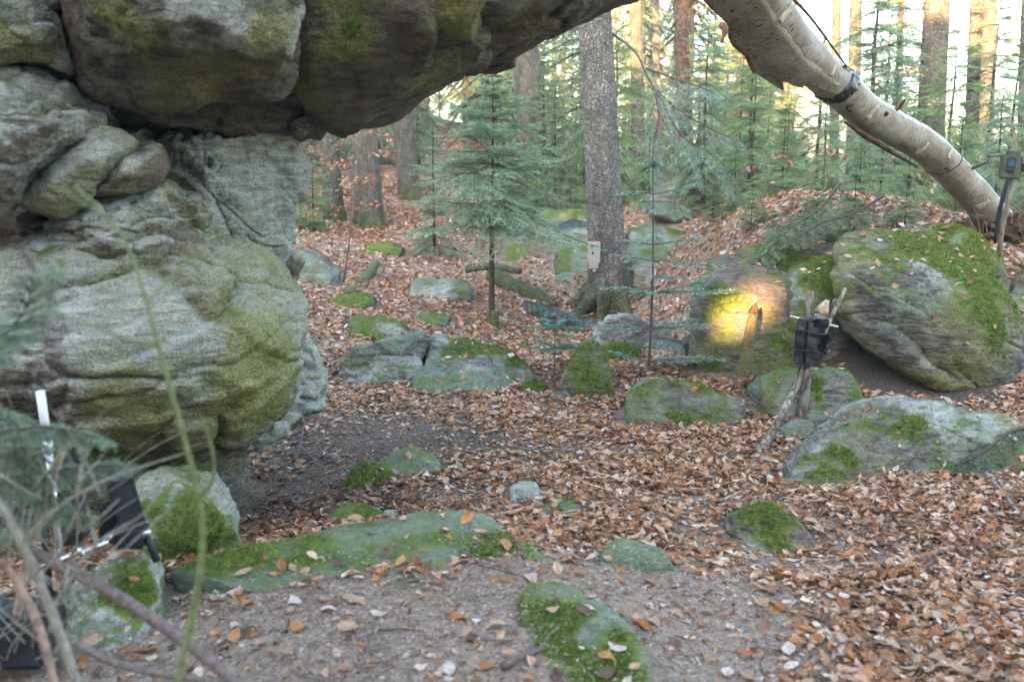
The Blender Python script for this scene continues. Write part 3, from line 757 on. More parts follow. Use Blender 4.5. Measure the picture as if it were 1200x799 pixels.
R_([(918, 560), (930, 545), (960, 520), (992, 492), (1040, 466), (1110, 468), (1160, 476), (1215, 500), (1215, 545), (1150, 552), (1100, 562), (1050, 568), (960, 572), (915, 566)], (1020, 568), 'long low grey boulder with mossy left nose at the foot of the right outcrop', .5, 7, seed=28, moss=.1, lichen=.32, algae=.4, crest=1.0, strata=.9, crack=.4, bed=(-.5, .3, 1), litter=.08, film=.25, blobs=[('moss', P(970, 540, gdepth(1000, 560)), .16, .8), ('moss', P(1040, 465, gdepth(1020, 568) + .5), .2, .5), ('dark', P(1120, 540, gdepth(1020, 566)), .3, .6)])
R_([(894, 468), (898, 445), (915, 433), (955, 430), (1000, 440), (1022, 470), (1000, 495), (940, 498), (905, 490)], (950, 496), 'green mossy boulder right behind the stick tripod', .5, 5, seed=29, moss=.2, lichen=.4, algae=.4, blobs=[('moss', P(965, 460, gdepth(950, 494) + .1), .22, .7)])
R_([(920, 512), (924, 498), (938, 490), (952, 495), (956, 508), (940, 517)], (938, 516), 'pale rounded stone at the foot of the stick tripod', .14, 5, seed=30, moss=-.4, lichen=.75, algae=.1, cat='stone', name='stone')
R_([(944, 500), (950, 482), (964, 478), (976, 490), (978, 506), (958, 510)], (962, 509), 'grey angular stone to the right of the pale rounded one', .14, 5, seed=31, moss=-.4, lichen=.4, algae=.1, dark=.15, cat='stone', name='stone')
R_([(858, 620), (868, 602), (890, 594), (915, 594), (935, 606), (955, 628), (972, 646), (930, 655), (885, 650), (862, 635)], (915, 652), 'small stone poking out of the leaves with a bright moss cap and muddy flank', .3, 6, seed=32, moss=.05, lichen=.35, algae=.2, brown=.2, litter=.25, blobs=[('moss', P(905, 600, gdepth(915, 650) + .1), .13, 1.1)], cat='stone', name='stone')
R_([(398, 566), (405, 550), (425, 541), (448, 548), (462, 562), (450, 574), (415, 574)], (430, 573), 'flat mossy hump on the bare soil, left of the mossy mound', .3, 5, seed=33, moss=.45, lichen=.3, algae=.4)
R_([(440, 552), (455, 536), (480, 526), (505, 532), (520, 552), (505, 560), (455, 562)], (480, 560), 'low mossy mound of rock half sunk in the bare soil', .45, 5, seed=34, moss=.3, algae=.5, litter=.2)
R_([(468, 552), (470, 542), (486, 540), (492, 548), (484, 555)], (480, 554), 'pale chip of stone on the low mossy mound', .1, 5, seed=35, moss=-.4, lichen=.8, cat='stone', name='stone')
R_([(490, 556), (494, 546), (508, 543), (514, 550), (506, 558)], (503, 557), 'mint grey flat chip right beside the pale one on the mossy mound', .1, 5, seed=36, moss=-.3, lichen=.7, algae=.3, cat='stone', name='stone')
R_([(378, 616), (384, 600), (402, 590), (428, 594), (446, 600), (440, 612), (405, 620)], (412, 618), 'dull green stone in the dark leaves before the broad slab', .25, 5, seed=37, moss=.25, lichen=.45, algae=.3, cat='stone', name='stone')
R_([(446, 608), (450, 599), (464, 598), (470, 605), (460, 611)], (458, 610), 'little green stone next to the fallen cone', .1, 5, seed=38, moss=.2, lichen=.5, cat='stone', name='stone')
R_([(596, 588), (598, 570), (612, 562), (630, 566), (636, 580), (628, 592), (606, 594)], (615, 593), 'pale topped stone standing out of the litter in the middle foreground', .22, 5, seed=39, moss=-.1, lichen=.75, algae=.1, cat='stone', name='stone')
R_([(636, 600), (645, 586), (668, 583), (685, 594), (680, 604), (650, 607)], (660, 606), 'low mossy rise right of the pale topped stone', .25, 5, seed=40, moss=.4, algae=.4, litter=.15, cat='stone', name='stone')
# --- rocks of the middle distance
R_([(474, 348), (476, 330), (500, 327), (552, 329), (556, 345), (520, 352)], (515, 352), 'straight edged grey slab lying across the far path', .5, 5, seed=41, moss=.15, lichen=.6, strata=.5)
R_([(384, 358), (392, 349), (415, 345), (437, 350), (432, 360), (405, 363)], (410, 362), 'flat bright mossy stone on the path, nearest the lower edge of the log', .4, 5, seed=42, moss=.7)
R_([(404, 378), (410, 370), (440, 372), (465, 378), (474, 392), (455, 398), (420, 388)], (450, 396), 'dark stone with moss on its right end behind the split pair', .4, 5, seed=43, moss=.35, dark=.3)
R_([(404, 392), (410, 385), (440, 388), (456, 396), (440, 401), (412, 398)], (430, 400), 'thin moss strip of rock nearest behind the split pair', .25, 5, seed=44, moss=.65)
R_([(484, 378), (490, 368), (510, 366), (526, 372), (520, 381), (495, 383)], (505, 382), 'small flat dark green stone alone on the leaves', .3, 5, seed=45, moss=.4, dark=.2)
R_([(330, 330), (335, 305), (350, 295), (375, 300), (392, 322), (385, 333), (350, 335)], (362, 334), 'leaf covered rock ledge with a dark hollow under it, past the arch pillar', .7, 5, seed=46, moss=.1, litter=.5, dark=.3)
R_([(425, 296), (432, 287), (455, 285), (472, 292), (468, 299), (440, 300)], (450, 300), 'mossy flat rock among the far leaves left of the young spruce', .6, 5, seed=47, moss=.6)
R_([(588, 305), (590, 275), (605, 258), (640, 262), (650, 290), (645, 308), (610, 310)], (618, 309), 'dark mossy block left of the big spruce, leftmost of the ledge', 1.0, 5, seed=48, moss=.35, dark=.4)
R_([(612, 290), (618, 262), (640, 246), (690, 250), (700, 280), (690, 300), (640, 302)], (655, 305), 'leaf capped rock ledge with mossy flank behind the big spruce', 1.2, 5, seed=49, moss=.3, litter=.5, dark=.3)
R_([(650, 318), (652, 295), (672, 290), (700, 292), (700, 315), (670, 322)], (672, 321), 'moss green block next to the foot of the big spruce', .6, 5, seed=50, moss=.5, dark=.35)
R_([(646, 330), (652, 322), (668, 319), (676, 324), (668, 332)], (660, 332), 'small grey stone at the foot of the moss green block', .3, 5, seed=51, moss=.0, lichen=.4, cat='stone', name='stone')
R_([(738, 330), (742, 312), (760, 303), (785, 312), (793, 326), (780, 332)], (765, 332), 'rounded lichened boulder right of the big spruce', .6, 5, seed=52, moss=.2, lichen=.45, litter=.15)
R_([(735, 300), (740, 270), (770, 262), (810, 275), (820, 300), (790, 306)], (775, 308), 'dark mossy ledge under the leaf bank right of the big spruce', .9, 5, seed=53, moss=.3, dark=.4, litter=.2)
R_([(762, 240), (775, 222), (800, 210), (840, 206), (856, 214), (850, 232), (800, 245)], (805, 262), 'hump of rock under leaves with a green mossy rim in the background', 1.2, 5, seed=54, moss=.2, litter=.55, dark=.2)
# --- the outcrop on the right
rock('boulder', out([(806, 372, 6.75), (816, 345, 6.75), (838, 318, 6.85), (895, 312, 6.95), (936, 330, 6.8), (940, 380, 6.6), (935, 410, 6.55), (915, 432, 6.5), (885, 440, 6.45), (838, 412, 6.5), (814, 398, 6.6), (870, 375, 6.45), (905, 365, 6.5)], 1.1, .9, down=.25),
    'moss faced block catching an orange patch of sunlight on the right outcrop', n=6, seed=55, crack=.5, facets=24, moss=.08, mossdir=(-.3, -1, .5), lichen=.2, algae=.3, brown=.3, strata=.7,
    blobs=[('moss', P(905, 350, 6.6), .16, -.5), ('moss', P(845, 365, 6.5), .15, .2), ('brown', P(900, 350, 6.6), .25, .8), ('litter', P(890, 335, 6.7), .25, .8), ('moss', P(850, 350, 6.6), .15, .3), ('litter', P(910, 400, 6.5), .18, .6)])
rock('boulder', out([(808, 345, 7.15), (830, 308, 7.3), (880, 292, 7.4), (940, 284, 7.4), (1000, 276, 7.4), (1015, 340, 7.1), (940, 410, 6.95), (830, 415, 6.95), (880, 340, 7.0)], 1.1, .92, down=.2),
    'dark mossy ledge under the leaves, linking the sunlit block with the biggest boulder', n=6, seed=64, moss=.22, lichen=.05, algae=.2, dark=.7, litter=.35, strata=1.1, crack=1.2)
rock('boulder', out([(905, 335, 6.9), (940, 305, 7.0), (985, 296, 7.1), (1020, 320, 6.9), (1020, 420, 6.7), (960, 445, 6.55), (905, 435, 6.6), (960, 370, 6.55)], 1.1, .9, down=.25),
    'green mossy rock face between the sunlit block and the biggest boulder of the right outcrop', n=6, seed=56, crack=.4, film=.2, moss=.25, mossdir=(-.3, -.6, .6), lichen=.3, algae=.4, strata=.7)
rock('boulder', out([(970, 305, 6.55), (985, 285, 6.8), (1030, 270, 7.0), (1110, 262, 7.1), (1140, 276, 6.9), (1172, 305, 6.6), (1192, 345, 6.4), (1200, 420, 6.3), (1195, 478, 6.15), (1115, 478, 5.95), (1060, 452, 6.05), (1005, 415, 6.2), (975, 395, 6.35), (1120, 390, 5.9), (1020, 345, 6.15), (1060, 320, 6.25), (1125, 440, 5.85), (990, 310, 6.35)], 1.16, .9),
    'biggest boulder of the right outcrop, pale undercut face and thick moss on its crown', n=7, p=24, seed=57, moss=.02, mossdir=(.5, -.1, .9), lichen=.12, algae=.52, dark=.55, film=.35, strata=1.0, crack=.4, bed=(.75, .2, 1), step=.2,
    blobs=[('moss', P(1100, 300, 6.6), .45, .8), ('litter', P(1060, 275, 6.8), .3, .7), ('moss', P(1010, 400, 6.2), .2, .35), ('moss', P(1160, 330, 6.4), .25, .8), ('moss', P(1150, 390, 6.2), .17, .6), ('dark', P(1060, 355, 6.2), .2, .5), ('brown', P(1020, 400, 6.2), .2, .3)])
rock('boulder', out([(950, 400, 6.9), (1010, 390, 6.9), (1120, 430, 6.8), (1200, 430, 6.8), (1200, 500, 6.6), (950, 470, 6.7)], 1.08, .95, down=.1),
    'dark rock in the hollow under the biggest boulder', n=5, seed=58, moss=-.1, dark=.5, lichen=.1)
rock('boulder', out([(1170, 330, 6.9), (1200, 310, 7.0), (1300, 330, 7.0), (1300, 470, 6.5), (1195, 480, 6.4)], 1.1, .9, down=.2),
    'shaded mossy rock at the right edge beyond the biggest boulder', n=6, seed=59, moss=.3, lichen=.3, dark=.3)

# ------------------------------------------------------------------ conifers
def unit(v): return v / (np.linalg.norm(v) + 1e-12)

def needles(S0, S1, T, ln, w, sp, lift=0.15, flat=1.0, rg=rng):
    """needles along twig pieces S0-S1 with tint T, as thin triangles"""
    L = np.linalg.norm(S1 - S0, axis=1); k = np.maximum(1, (L / sp).astype(int)) * 2
    idx = np.repeat(np.arange(len(L)), k); n = len(idx)
    t = rg.random(n); B = S0[idx] + (S1 - S0)[idx] * t[:, None]
    D = ((S1 - S0) / (L[:, None] + 1e-9))[idx]
    up = np.array([0, 0, 1.0]); S = np.cross(D, up); S /= np.linalg.norm(S, axis=1, keepdims=True) + 1e-6
    U = np.cross(S, D)
    sg = np.where(rg.random(n) < .5, -1, 1)[:, None]
    dirn = D * rg.uniform(.45, 1.0, (n, 1)) + S * sg * rg.uniform(.5, 1.0, (n, 1)) + U * (lift + rg.normal(0, .45 * (2 - flat), (n, 1)))
    dirn /= np.linalg.norm(dirn, axis=1, keepdims=True)
    side = np.cross(dirn, U + 0.3 * rg.normal(size=(n, 3))); side /= np.linalg.norm(side, axis=1, keepdims=True) + 1e-6
    l = ln * rg.uniform(.7, 1.15, (n, 1))
    V = np.stack([B - side * w / 2, B + side * w / 2, B + dirn * l], 1).reshape(-1, 3)
    F = np.arange(3 * n).reshape(-1, 3)
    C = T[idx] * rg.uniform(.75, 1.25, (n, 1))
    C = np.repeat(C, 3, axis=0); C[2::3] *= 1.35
    return V, F, C

def spray(p0, d0, L, rg, droop=.15, twig=.45, sub=True, tint=(.06, .10, .065), tip=(.11, .17, .11), nseg=7):
    """one flat conifer branch: axis path and twig pieces with tint"""
    path = [p0]; d = unit(d0); st = L / nseg
    for i in range(nseg):
        d = unit(d + np.array([0, 0, -droop * st * 3 * (1 - 1.6 * i / nseg)]) + rg.normal(0, .05, 3)); path.append(path[-1] + d * st)
    path = np.array(path); seg = []
    def put(a, b, k): seg.append((a, b, np.array(tint) * (1 - k) + np.array(tip) * k))
    q = resample(path, 3 * nseg + 1); tot = len(q)
    for i in range(tot - 1):
        f = i / (tot - 1)
        if f > .12: put(q[i], q[i + 1], f * .7)
        if f > .1 and i % 1 == 0:
            dd = unit(q[i + 1] - q[i]); s = unit(np.cross(dd, (0, 0, 1)))
            for sg in ((-1, 1) if rg.random() < .75 else (1,)):
                tl = twig * L * (1 - f) ** .8 * rg.uniform(.6, 1.1) + .03
                td = unit(dd * .75 + s * sg * .8 + rg.normal(0, .12, 3) + np.array([0, 0, -.08]))
                a = q[i]; m = a + td * tl * .5; td2 = unit(td + dd * .25 + np.array([0, 0, -.12])); e = m + td2 * tl * .5
                put(a, m, .25); put(m, e, .9)
                if sub and tl > .09:
                    s2 = unit(np.cross(td, (0, 0, 1)))
                    for j in range(int(tl / .05)):
                        b = a + (e - a) * rg.uniform(.25, .9); sl = tl * rg.uniform(.22, .4)
                        put(b, b + unit(td + s2 * rg.choice([-1, 1]) * .8 + rg.normal(0, .1, 3)) * sl, .8)
    return path, seg

def conifer(seed, H, R, clear=.1, whorls=12, per=5, ln=.02, w=.003, sp=.008, droop=.2, twig=.42, sub=True, tint=(.05, .095, .06), tip=(.10, .165, .10),
            trunk_r=None, shape=.8, lean=(0, 0), dead=.0, up=.25, bark='twig', flat=1.0, keep=1.0, crooked=.012):
    """trunk, branches and needles of a conifer that stands at the origin"""
    rg = np.random.default_rng(seed)
    k = 9; zz = np.linspace(-.08, H, k)
    ax = np.stack([lean[0] * zz / H + np.cumsum(rg.normal(0, crooked * H / 3, k)) * .5, lean[1] * zz / H + np.cumsum(rg.normal(0, crooked * H / 3, k)) * .5, zz], 1)
    ax[0, :2] = ax[1, :2] * 0; ax = resample(ax, 26)
    r0 = trunk_r or H * .011
    tr = MB(); V, F, uv = tube(ax, [r0 * 1.35, r0, r0 * .8, r0 * .45, r0 * .12], 10 if r0 > .05 else 7, wob=.05, seed=seed); tr.add(V, F, (.085, .06, .045, 1))
    br = MB(); segs = []
    for i in range(whorls):
        f = clear + (1 - clear) * (i + rg.uniform(-.5, .5)) / whorls
        if f < .01 or f > .985: continue
        z = f * H; c = np.array([np.interp(z, ax[:, 2], ax[:, 0]), np.interp(z, ax[:, 2], ax[:, 1]), z])
        g = (f - clear) / (1 - clear)
        L0 = R * max(.06, (1 - max(0, g)) ** shape) * (1 if g > .12 else .8)
        a0 = rg.uniform(0, 6.28)
        for j in range(per):
            if rg.random() > keep: continue
            a = a0 + j * 6.283 / per + rg.uniform(-.6, .6); L = L0 * rg.uniform(.4, 1.25)
            d = np.array([math.cos(a), math.sin(a), up * (g * 2.4 - .3) + rg.normal(0, .16)])
            pth, sg = spray(c, d, L, rg, droop, twig, sub, tint, tip)
            rb = max(.0018, r0 * .28 * (L / R))
            V, F, _ = tube(pth, [rb, rb * .3], 4, cap=False); br.add(V, F, (.10, .075, .055, 1))
            if rg.random() >= dead * max(0, 1 - g * 3): segs += sg
            else:
                for s_ in sg[::4]:
                    V, F, _ = tube(np.array(s_[:2]), [.002, .001], 3, cap=False); br.add(V, F, (.16, .14, .12, 1))
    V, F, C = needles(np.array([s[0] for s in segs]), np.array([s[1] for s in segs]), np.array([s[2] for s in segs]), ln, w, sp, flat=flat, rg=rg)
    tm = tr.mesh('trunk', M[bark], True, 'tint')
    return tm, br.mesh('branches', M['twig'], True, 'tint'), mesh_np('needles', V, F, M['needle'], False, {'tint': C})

def plant_tree(name, parts, loc, label, cat='tree', rz=0, s=1.0, group=None, lean=None):
    o = empty(name, loc, label=label, category=cat); o.rotation_euler = (lean[0] if lean else 0, lean[1] if lean else 0, rz); o.scale = (s, s, s)
    if group: o['group'] = group
    for nm, me in zip(('trunk', 'branches', 'needles'), parts):
        c = link(nm, me, o)
        if nm != 'trunk': c['kind'] = 'stuff'
    return o

def height_for(px, top, d, base_z):
    return P(px, top, d)[2] - base_z

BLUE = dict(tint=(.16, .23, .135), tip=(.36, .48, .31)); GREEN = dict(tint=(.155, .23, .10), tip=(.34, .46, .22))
tall_a = conifer(101, 15.0, 2.6, clear=.12, whorls=40, per=6, ln=.07, w=.022, sp=.035, droop=.4, twig=.36, sub=False, trunk_r=.17, bark='far_bark', dead=.6, shape=.5, crooked=.006, **GREEN)
tall_b = conifer(102, 17.0, 2.3, clear=.08, whorls=40, per=5, ln=.07, w=.022, sp=.04, droop=.35, twig=.36, sub=False, trunk_r=.14, bark='far_bark', dead=.6, shape=.5, crooked=.006, **BLUE)
tall_c = conifer(103, 13.0, 1.9, clear=.05, whorls=42, per=6, ln=.06, w=.018, sp=.03, droop=.35, twig=.36, sub=False, trunk_r=.09, bark='far_bark', dead=.3, shape=.6, crooked=.008, **BLUE)
pole_a = conifer(104, 14.0, 1.4, clear=.05, whorls=34, per=4, ln=.06, w=.018, sp=.05, droop=.3, twig=.3, sub=False, trunk_r=.10, bark='far_bark', dead=1.0, shape=.35, keep=.8, crooked=.01, **GREEN)
young_a = conifer(111, 2.6, 1.12, clear=.42, whorls=16, per=8, keep=.9, ln=.024, w=.0068, sp=.0125, droop=.35, twig=.5, shape=.7, **BLUE)
young_b = conifer(112, 2.4, .95, clear=.08, whorls=16, per=7, ln=.027, w=.0085, sp=.017, droop=.3, twig=.5, **GREEN)
young_c = conifer(113, 3.2, 1.1, clear=.10, whorls=18, per=7, ln=.030, w=.0095, sp=.020, droop=.3, keep=.85, twig=.5, **BLUE)
young_d = conifer(114, 4.6, 1.4, clear=.08, whorls=24, per=7, ln=.040, w=.012, sp=.030, droop=.35, dead=.3, keep=.85, twig=.46, **GREEN)
young_f = conifer(116, 4.2, 1.7, clear=.06, whorls=20, per=8, ln=.040, w=.012, sp=.030, droop=.5, twig=.5, keep=.62, shape=.5, crooked=.03, **GREEN)
young_g = conifer(117, 5.2, 1.6, clear=.12, whorls=24, per=7, ln=.042, w=.013, sp=.036, droop=.6, twig=.5, keep=.6, shape=.42, dead=.35, crooked=.03, **BLUE)
young_e = conifer(115, 1.3, .6, clear=.1, whorls=10, per=8, ln=.018, w=.004, sp=.007, droop=.2, twig=.5, **GREEN)

def at_base(px, py): return G(px, py)
# young spruces one can tell apart
b = at_base(577, 384); d_ = b[1]
plant_tree('young_spruce', young_a, b, 'young blue green spruce with a bare lower stem in the middle of the leafy path', 'spruce', .4, height_for(560, 86, d_, b[2]) / 2.6)
b = at_base(509, 300); plant_tree('young_spruce', young_c, b, 'loose young spruce behind the left side of the bare stemmed one on the path', 'spruce', 1.9, height_for(505, 140, b[1], b[2]) / 3.2)
b = at_base(368, 272); plant_tree('young_spruce', young_b, b, 'small bushy spruce beside the far end of the arch pillar', 'spruce', 2.9, height_for(360, 182, b[1], b[2]) / 2.4 * 1.1)
b = at_base(338, 262); plant_tree('young_spruce', young_b, b, 'low spruce half hidden by the arch pillar', 'spruce', .9, .75)
for px, d, top, me, h, rz, lab in [
    (822, 13.0, 25, young_g, 5.2, 0.3, 'tall thin spruce with a visible stem just left of the peeling bark flap'),
    (880, 12.2, 60, young_f, 4.2, 1.2, 'spruce seen in the angle below the peeling bark flap'),
    (915, 9.6, 118, young_b, 2.4, 2.2, 'bright green young spruce under the torn end of the bark flap'),
    (962, 10.8, 100, young_f, 4.2, 3.0, 'spruce rising right below the black band on the leaning birch'),
    (1005, 9.2, 150, young_b, 2.4, 4.0, 'bushy spruce under the middle of the leaning birch'),
    (1062, 10.8, 110, young_f, 4.2, 5.0, 'spruce crossed by the leaning birch above the biggest boulder'),
    (1120, 11.5, 110, young_b, 2.4, 1.5, 'wide spruce right behind the lower half of the leaning birch'),
    (1165, 10.6, 105, young_g, 5.2, 2.6, 'spruce behind the camera on the stick at the right edge'),
    (1215, 9.6, 90, young_b, 2.4, 5.5, 'spruce cut off by the right edge of the picture'),
    (760, 15.0, 140, young_f, 4.2, 0.8, 'low spruce in the haze just right of the big spruce trunk'),
    (650, 17.5, 90, young_g, 5.2, 2.0, 'slim spruce between the second trunk and the big spruce'),
    (590, 16.5, 120, young_d, 4.6, 1.0, 'spruce peeping out behind the bare stemmed young one'),
    (668, 14.8, 200, young_e, 1.3, 1.0, 'little pale spruce against the left edge of the big trunk'),
    (628, 15.5, 195, young_e, 1.3, 3.0, 'little bushy spruce at the foot of the second trunk'),
    (945, 8.3, 215, young_e, 1.3, 2.0, 'little spruce on the leafy bank above the sunlit block'),
    (1030, 8.4, 205, young_e, 1.3, 4.4, 'little spruce on the bank behind the biggest boulder'),
    (860, 10.5, 160, young_b, 2.4, 5.2, 'dim spruce behind the leafy hump')]:
    q = P(px, 250, d); z = gz(q[0], d); hh = height_for(px, top, d, z)
    plant_tree('young_spruce', me, (q[0], d, z - .02), lab, 'spruce', rz, hh / h)
for k, (px, py, sc_2, lab) in enumerate([(880, 268, .34, 'tiny spruce seedling on the leafy bank straight above the sunlit block'), (905, 300, .3, 'lowest spruce seedling on the leafy bank'), (955, 288, .4, 'spruce seedling among twigs on the bank left of the biggest boulder'),
        (1000, 276, .42, 'spruce seedling at the upper left rim of the biggest boulder'), (1060, 272, .36, 'spruce seedling on the crest behind the moss crown of the biggest boulder'), (835, 258, .32, 'spruce seedling at the left shoulder of the leafy bank')]):
    plant_tree('spruce_seedling', young_e, G(px, py) - np.array([0, 0, .02]), lab, 'spruce', k * 1.3, sc_2)
# trunks one can tell apart
def trunk_thing(name, base, top, r, label, cat='tree', bark='far_bark', H=13.0, seed=0, flare=1.5, crown=True, seg=28, disp=0.02):
    base = np.array(base, float); top = np.array(top, float)
    d = (top - base) / (top[2] - base[2])
    path = np.stack([base + d * z for z in np.concatenate([[-.25, -.05, .0, .1, .25, .5, .9], np.linspace(1.3, H, 26)])])
    path[7:] += 0.02 * np.stack([fbm(np.stack([path[7:, 2] * .5, path[7:, 2] * 0 + seed, path[7:, 2] * 0], 1), 2), path[7:, 2] * 0, path[7:, 2] * 0], 1)
    rr = np.concatenate([[r * flare * 1.15, r * flare, r * (1 + (flare - 1) * .8), r * (1 + (flare - 1) * .5), r * (1 + (flare - 1) * .3), r * 1.08, r * 1.03], np.linspace(r, r * .45, 26)])
    n = len(path); V, F, uv = tube(path, [1], seg)
    # radius with root flutes and scaly relief
    th = np.tile(np.arange(seg) * 2 * np.pi / seg, n); zz = np.repeat(path[:, 2] - base[2], seg)
    fl = 1 + .22 * np.exp(-np.clip(zz, 0, 9) / .33) * (np.sin(th * 5 + seed) * .6 + .3 * np.sin(th * 3 + seed * 2))
    C0 = np.repeat(path, seg, axis=0); dirs = V[:n * seg] - C0
    V[:n * seg] = C0 + dirs * (np.repeat(rr, seg) * fl * (1 + disp * fbm(np.stack([np.cos(th) * 3, np.sin(th) * 3, zz * 3 + seed], 1), 3)))[:, None]
    o = empty(name, base, label=label, category=cat)
    mb = MB(); mb.add(V - base, F); link('trunk', mb.mesh('trunk', M[bark], True), o)
    return o, lambda z: base + d * z
big_base = G(714, 357); D_SP = big_base[1]
big, big_at = trunk_thing('spruce', big_base, P(698, 10, D_SP), 20.5 / FPX * D_SP, 'big grey scaly spruce trunk carrying a small camera box, right of the path', 'spruce', 'spruce_bark', 12.0, 3, 1.6, seg=48, disp=.05)
for k, (a, l) in enumerate([(-2.5, .55), (-1.9, .4), (-1.2, .5), (-.5, .6), (.1, .45), (3.0, .5), (2.2, .4)]):
    dv = np.array([math.cos(a), math.sin(a), 0]); p0 = np.array([0, 0, .22]) + dv * .12; p1 = dv * .28 + np.array([0, 0, .06]); e_ = dv * l
    p2 = np.array([e_[0], e_[1], gz(big_base[0] + e_[0], big_base[1] + e_[1]) - big_base[2] - .03])
    v, f, _ = tube(resample(np.array([p0, p1, p2]), 10), [.13, .085, .03], 10, wob=.25, seed=k); mb = MB(); mb.add(v, f); link('root', mb.mesh('root', M['spruce_bark']), big)
for px, py, tx, ty, wpx, lab, bk in [
    (433, 268, 427, 150, 15, 'mossy footed trunk on the far slope just right of the arch pillar', 'far_bark'),
    (392, 258, 386, 165, 10.5, 'grey trunk nearest the arch pillar, its top hidden by the roof', 'far_bark'),
    (481, 232, 472, 130, 11.5, 'slim grey trunk between the pillar and the young spruce', 'far_bark'),
    (628, 246, 616, 70, 16.5, 'second thickest spruce trunk, left of the big scaly one', 'far_bark')]:
    g_ = G(px, py); o, at = trunk_thing('tree', g_, P(tx, ty, g_[1]), wpx / FPX * g_[1], lab, 'tree', bk, 14.0, px, 1.45)
for px, d, ty, tx, wpx, lab, bk in [
    (748, 19, 0, 745, 7.5, 'slim pale trunk just right of the big spruce', 'far_bark'),
    (806, 15.5, 0, 797, 8.5, 'reddish trunk with flaking bark over the spruces, left of the bark flap', 'red_bark'),
    (1086, 17.5, 0, 1098, 15, 'thick sunlit trunk at upper right behind the leaning birch', 'far_bark'),
    (1134, 19.0, 0, 1144, 7.5, 'slender sunlit trunk right of the thick sunlit one', 'far_bark'),
    (1196, 16.0, 0, 1205, 7, 'dark slender trunk at the right edge high up', 'far_bark'),
    (975, 20.0, 0, 981, 5.5, 'thin grey trunk rising above the black band on the birch', 'far_bark'),
    (996, 24.0, 0, 1003, 7.5, 'pale trunk above the leaning birch, right of the thin grey one', 'far_bark'),
    (1150, 25.0, 0, 1160, 9, 'pale grey trunk fading into the light behind the slender sunlit one', 'far_bark'),
    (770, 26.0, 0, 768, 5, 'hazy thin trunk right of the slim pale one', 'far_bark'),
    (872, 22.0, 0, 876, 6, 'hazy trunk hidden partly by the peeling bark flap', 'far_bark'),
    (1048, 22.0, 0, 1056, 4, 'thin dark sapling trunk above the middle of the birch', 'far_bark')]:
    q = P(px, 250, d); z = gz(q[0], d); t = P(tx, ty, d)
    trunk_thing('tree', (q[0], d, z), t, wpx / FPX * d, lab, 'tree', bk, 15.0, px, 1.3, seg=18)
# background forest, nothing tells these apart
frng = np.random.default_rng(21)
placed = []
for i in range(900):
    d = frng.uniform(21, 78); px = frng.uniform(-150, 1350)
    if d < 30 and 930 < px < 1200 and frng.random() < .6: continue
    if 940 < px < 1230: continue
    q = P(px, 250, d)
    if any((q[0] - a) ** 2 + (d - b_) ** 2 < (2.2 + d * .03) ** 2 for a, b_ in placed): continue
    placed.append((q[0], d))
    k = frng.integers(0, 4); me = [tall_a, tall_b, tall_c, pole_a][k]
    plant_tree('tall_spruce', me, (q[0], d, gz(q[0], d) - .05), ['tall spruce with full drooping boughs in the hazy background forest', 'tall narrow blue green spruce in the hazy background forest', 'slim young conifer with dense boughs in the hazy background forest', 'bare thin pole of a dying conifer in the hazy background forest'][k], 'spruce', frng.uniform(0, 6.28), frng.uniform(.8, 1.25), ['full background spruces', 'narrow background spruces', 'slim background conifers', 'bare background poles'][k])
    if len(placed) >= 75: break
pl2 = []
for i in range(600):
    d = frng.uniform(12.5, 36); px = frng.uniform(300, 1330)
    if px < 620 and d < 17 or (px < 780 and d < 15): continue
    if 930 < px < 1200 and d > 22: continue
    q = P(px, 250, d)
    if 390 < px < 580 and d < 21: continue
    if any((q[0] - a) ** 2 + (d - b_) ** 2 < 1.15 ** 2 for a, b_ in pl2): continue
    pl2.append((q[0], d))
    me = [young_f, young_g, young_d, young_c, young_f, young_g][frng.integers(0, 6)]
    plant_tree('young_spruce', me, (q[0], d, gz(q[0], d) - .05), 'dim spruce of the undergrowth among the background trunks', 'spruce', frng.uniform(0, 6.28), frng.uniform(.45, .85) * (1 if d > 16 else .85), 'spruces of the background undergrowth')
    if len(pl2) >= 85: break

# drooping blue bough of the big spruce and its dead limb
def bough(parent, pts, tint=BLUE, seed=0, twl=.28, origin=None, ln=.024, w=.0055, sp=.006, r=.012, start=.3, name='bough', droop=.5, nn=16):
    rg = np.random.default_rng(seed); path = resample(np.array(pts), 30); origin = path[0] if origin is None else np.array(origin)
    mb = MB(); V, F, _ = tube(path, [r, r * .25], 6); mb.add(V - origin, F, (.12, .095, .075, 1)); segs = []
    for i in np.linspace(start * 29, 28, nn).astype(int):
        dd = unit(path[i + 1] - path[i]); s = unit(np.cross(dd, (0, 0, 1)))
        for sg in (-1, 1):
            p_, sgs = spray(path[i], dd * .7 + s * sg * .8 + np.array([0, 0, -.25]), twl * rg.uniform(.6, 1.2) * (1.15 - i / 40), rg, droop, .42, False, tint['tint'], tint['tip'])
            segs += sgs; V, F, _ = tube(p_, [.003, .001], 4, cap=False); mb.add(V - origin, F, (.12, .095, .075, 1))
    V, F, C = needles(np.array([s[0] for s in segs]), np.array([s[1] for s in segs]), np.array([s[2] for s in segs]), ln, w, sp, rg=rg)
    b_ = link(name, mb.mesh(name, M['twig'], True, 'tint'), parent)
    n_ = link('needles', mesh_np('needles', V - origin, F, M['needle'], False, {'tint': C}), b_); n_['kind'] = 'stuff'
    return b_, origin
PALE = dict(tint=(.16, .215, .185), tip=(.32, .41, .37))
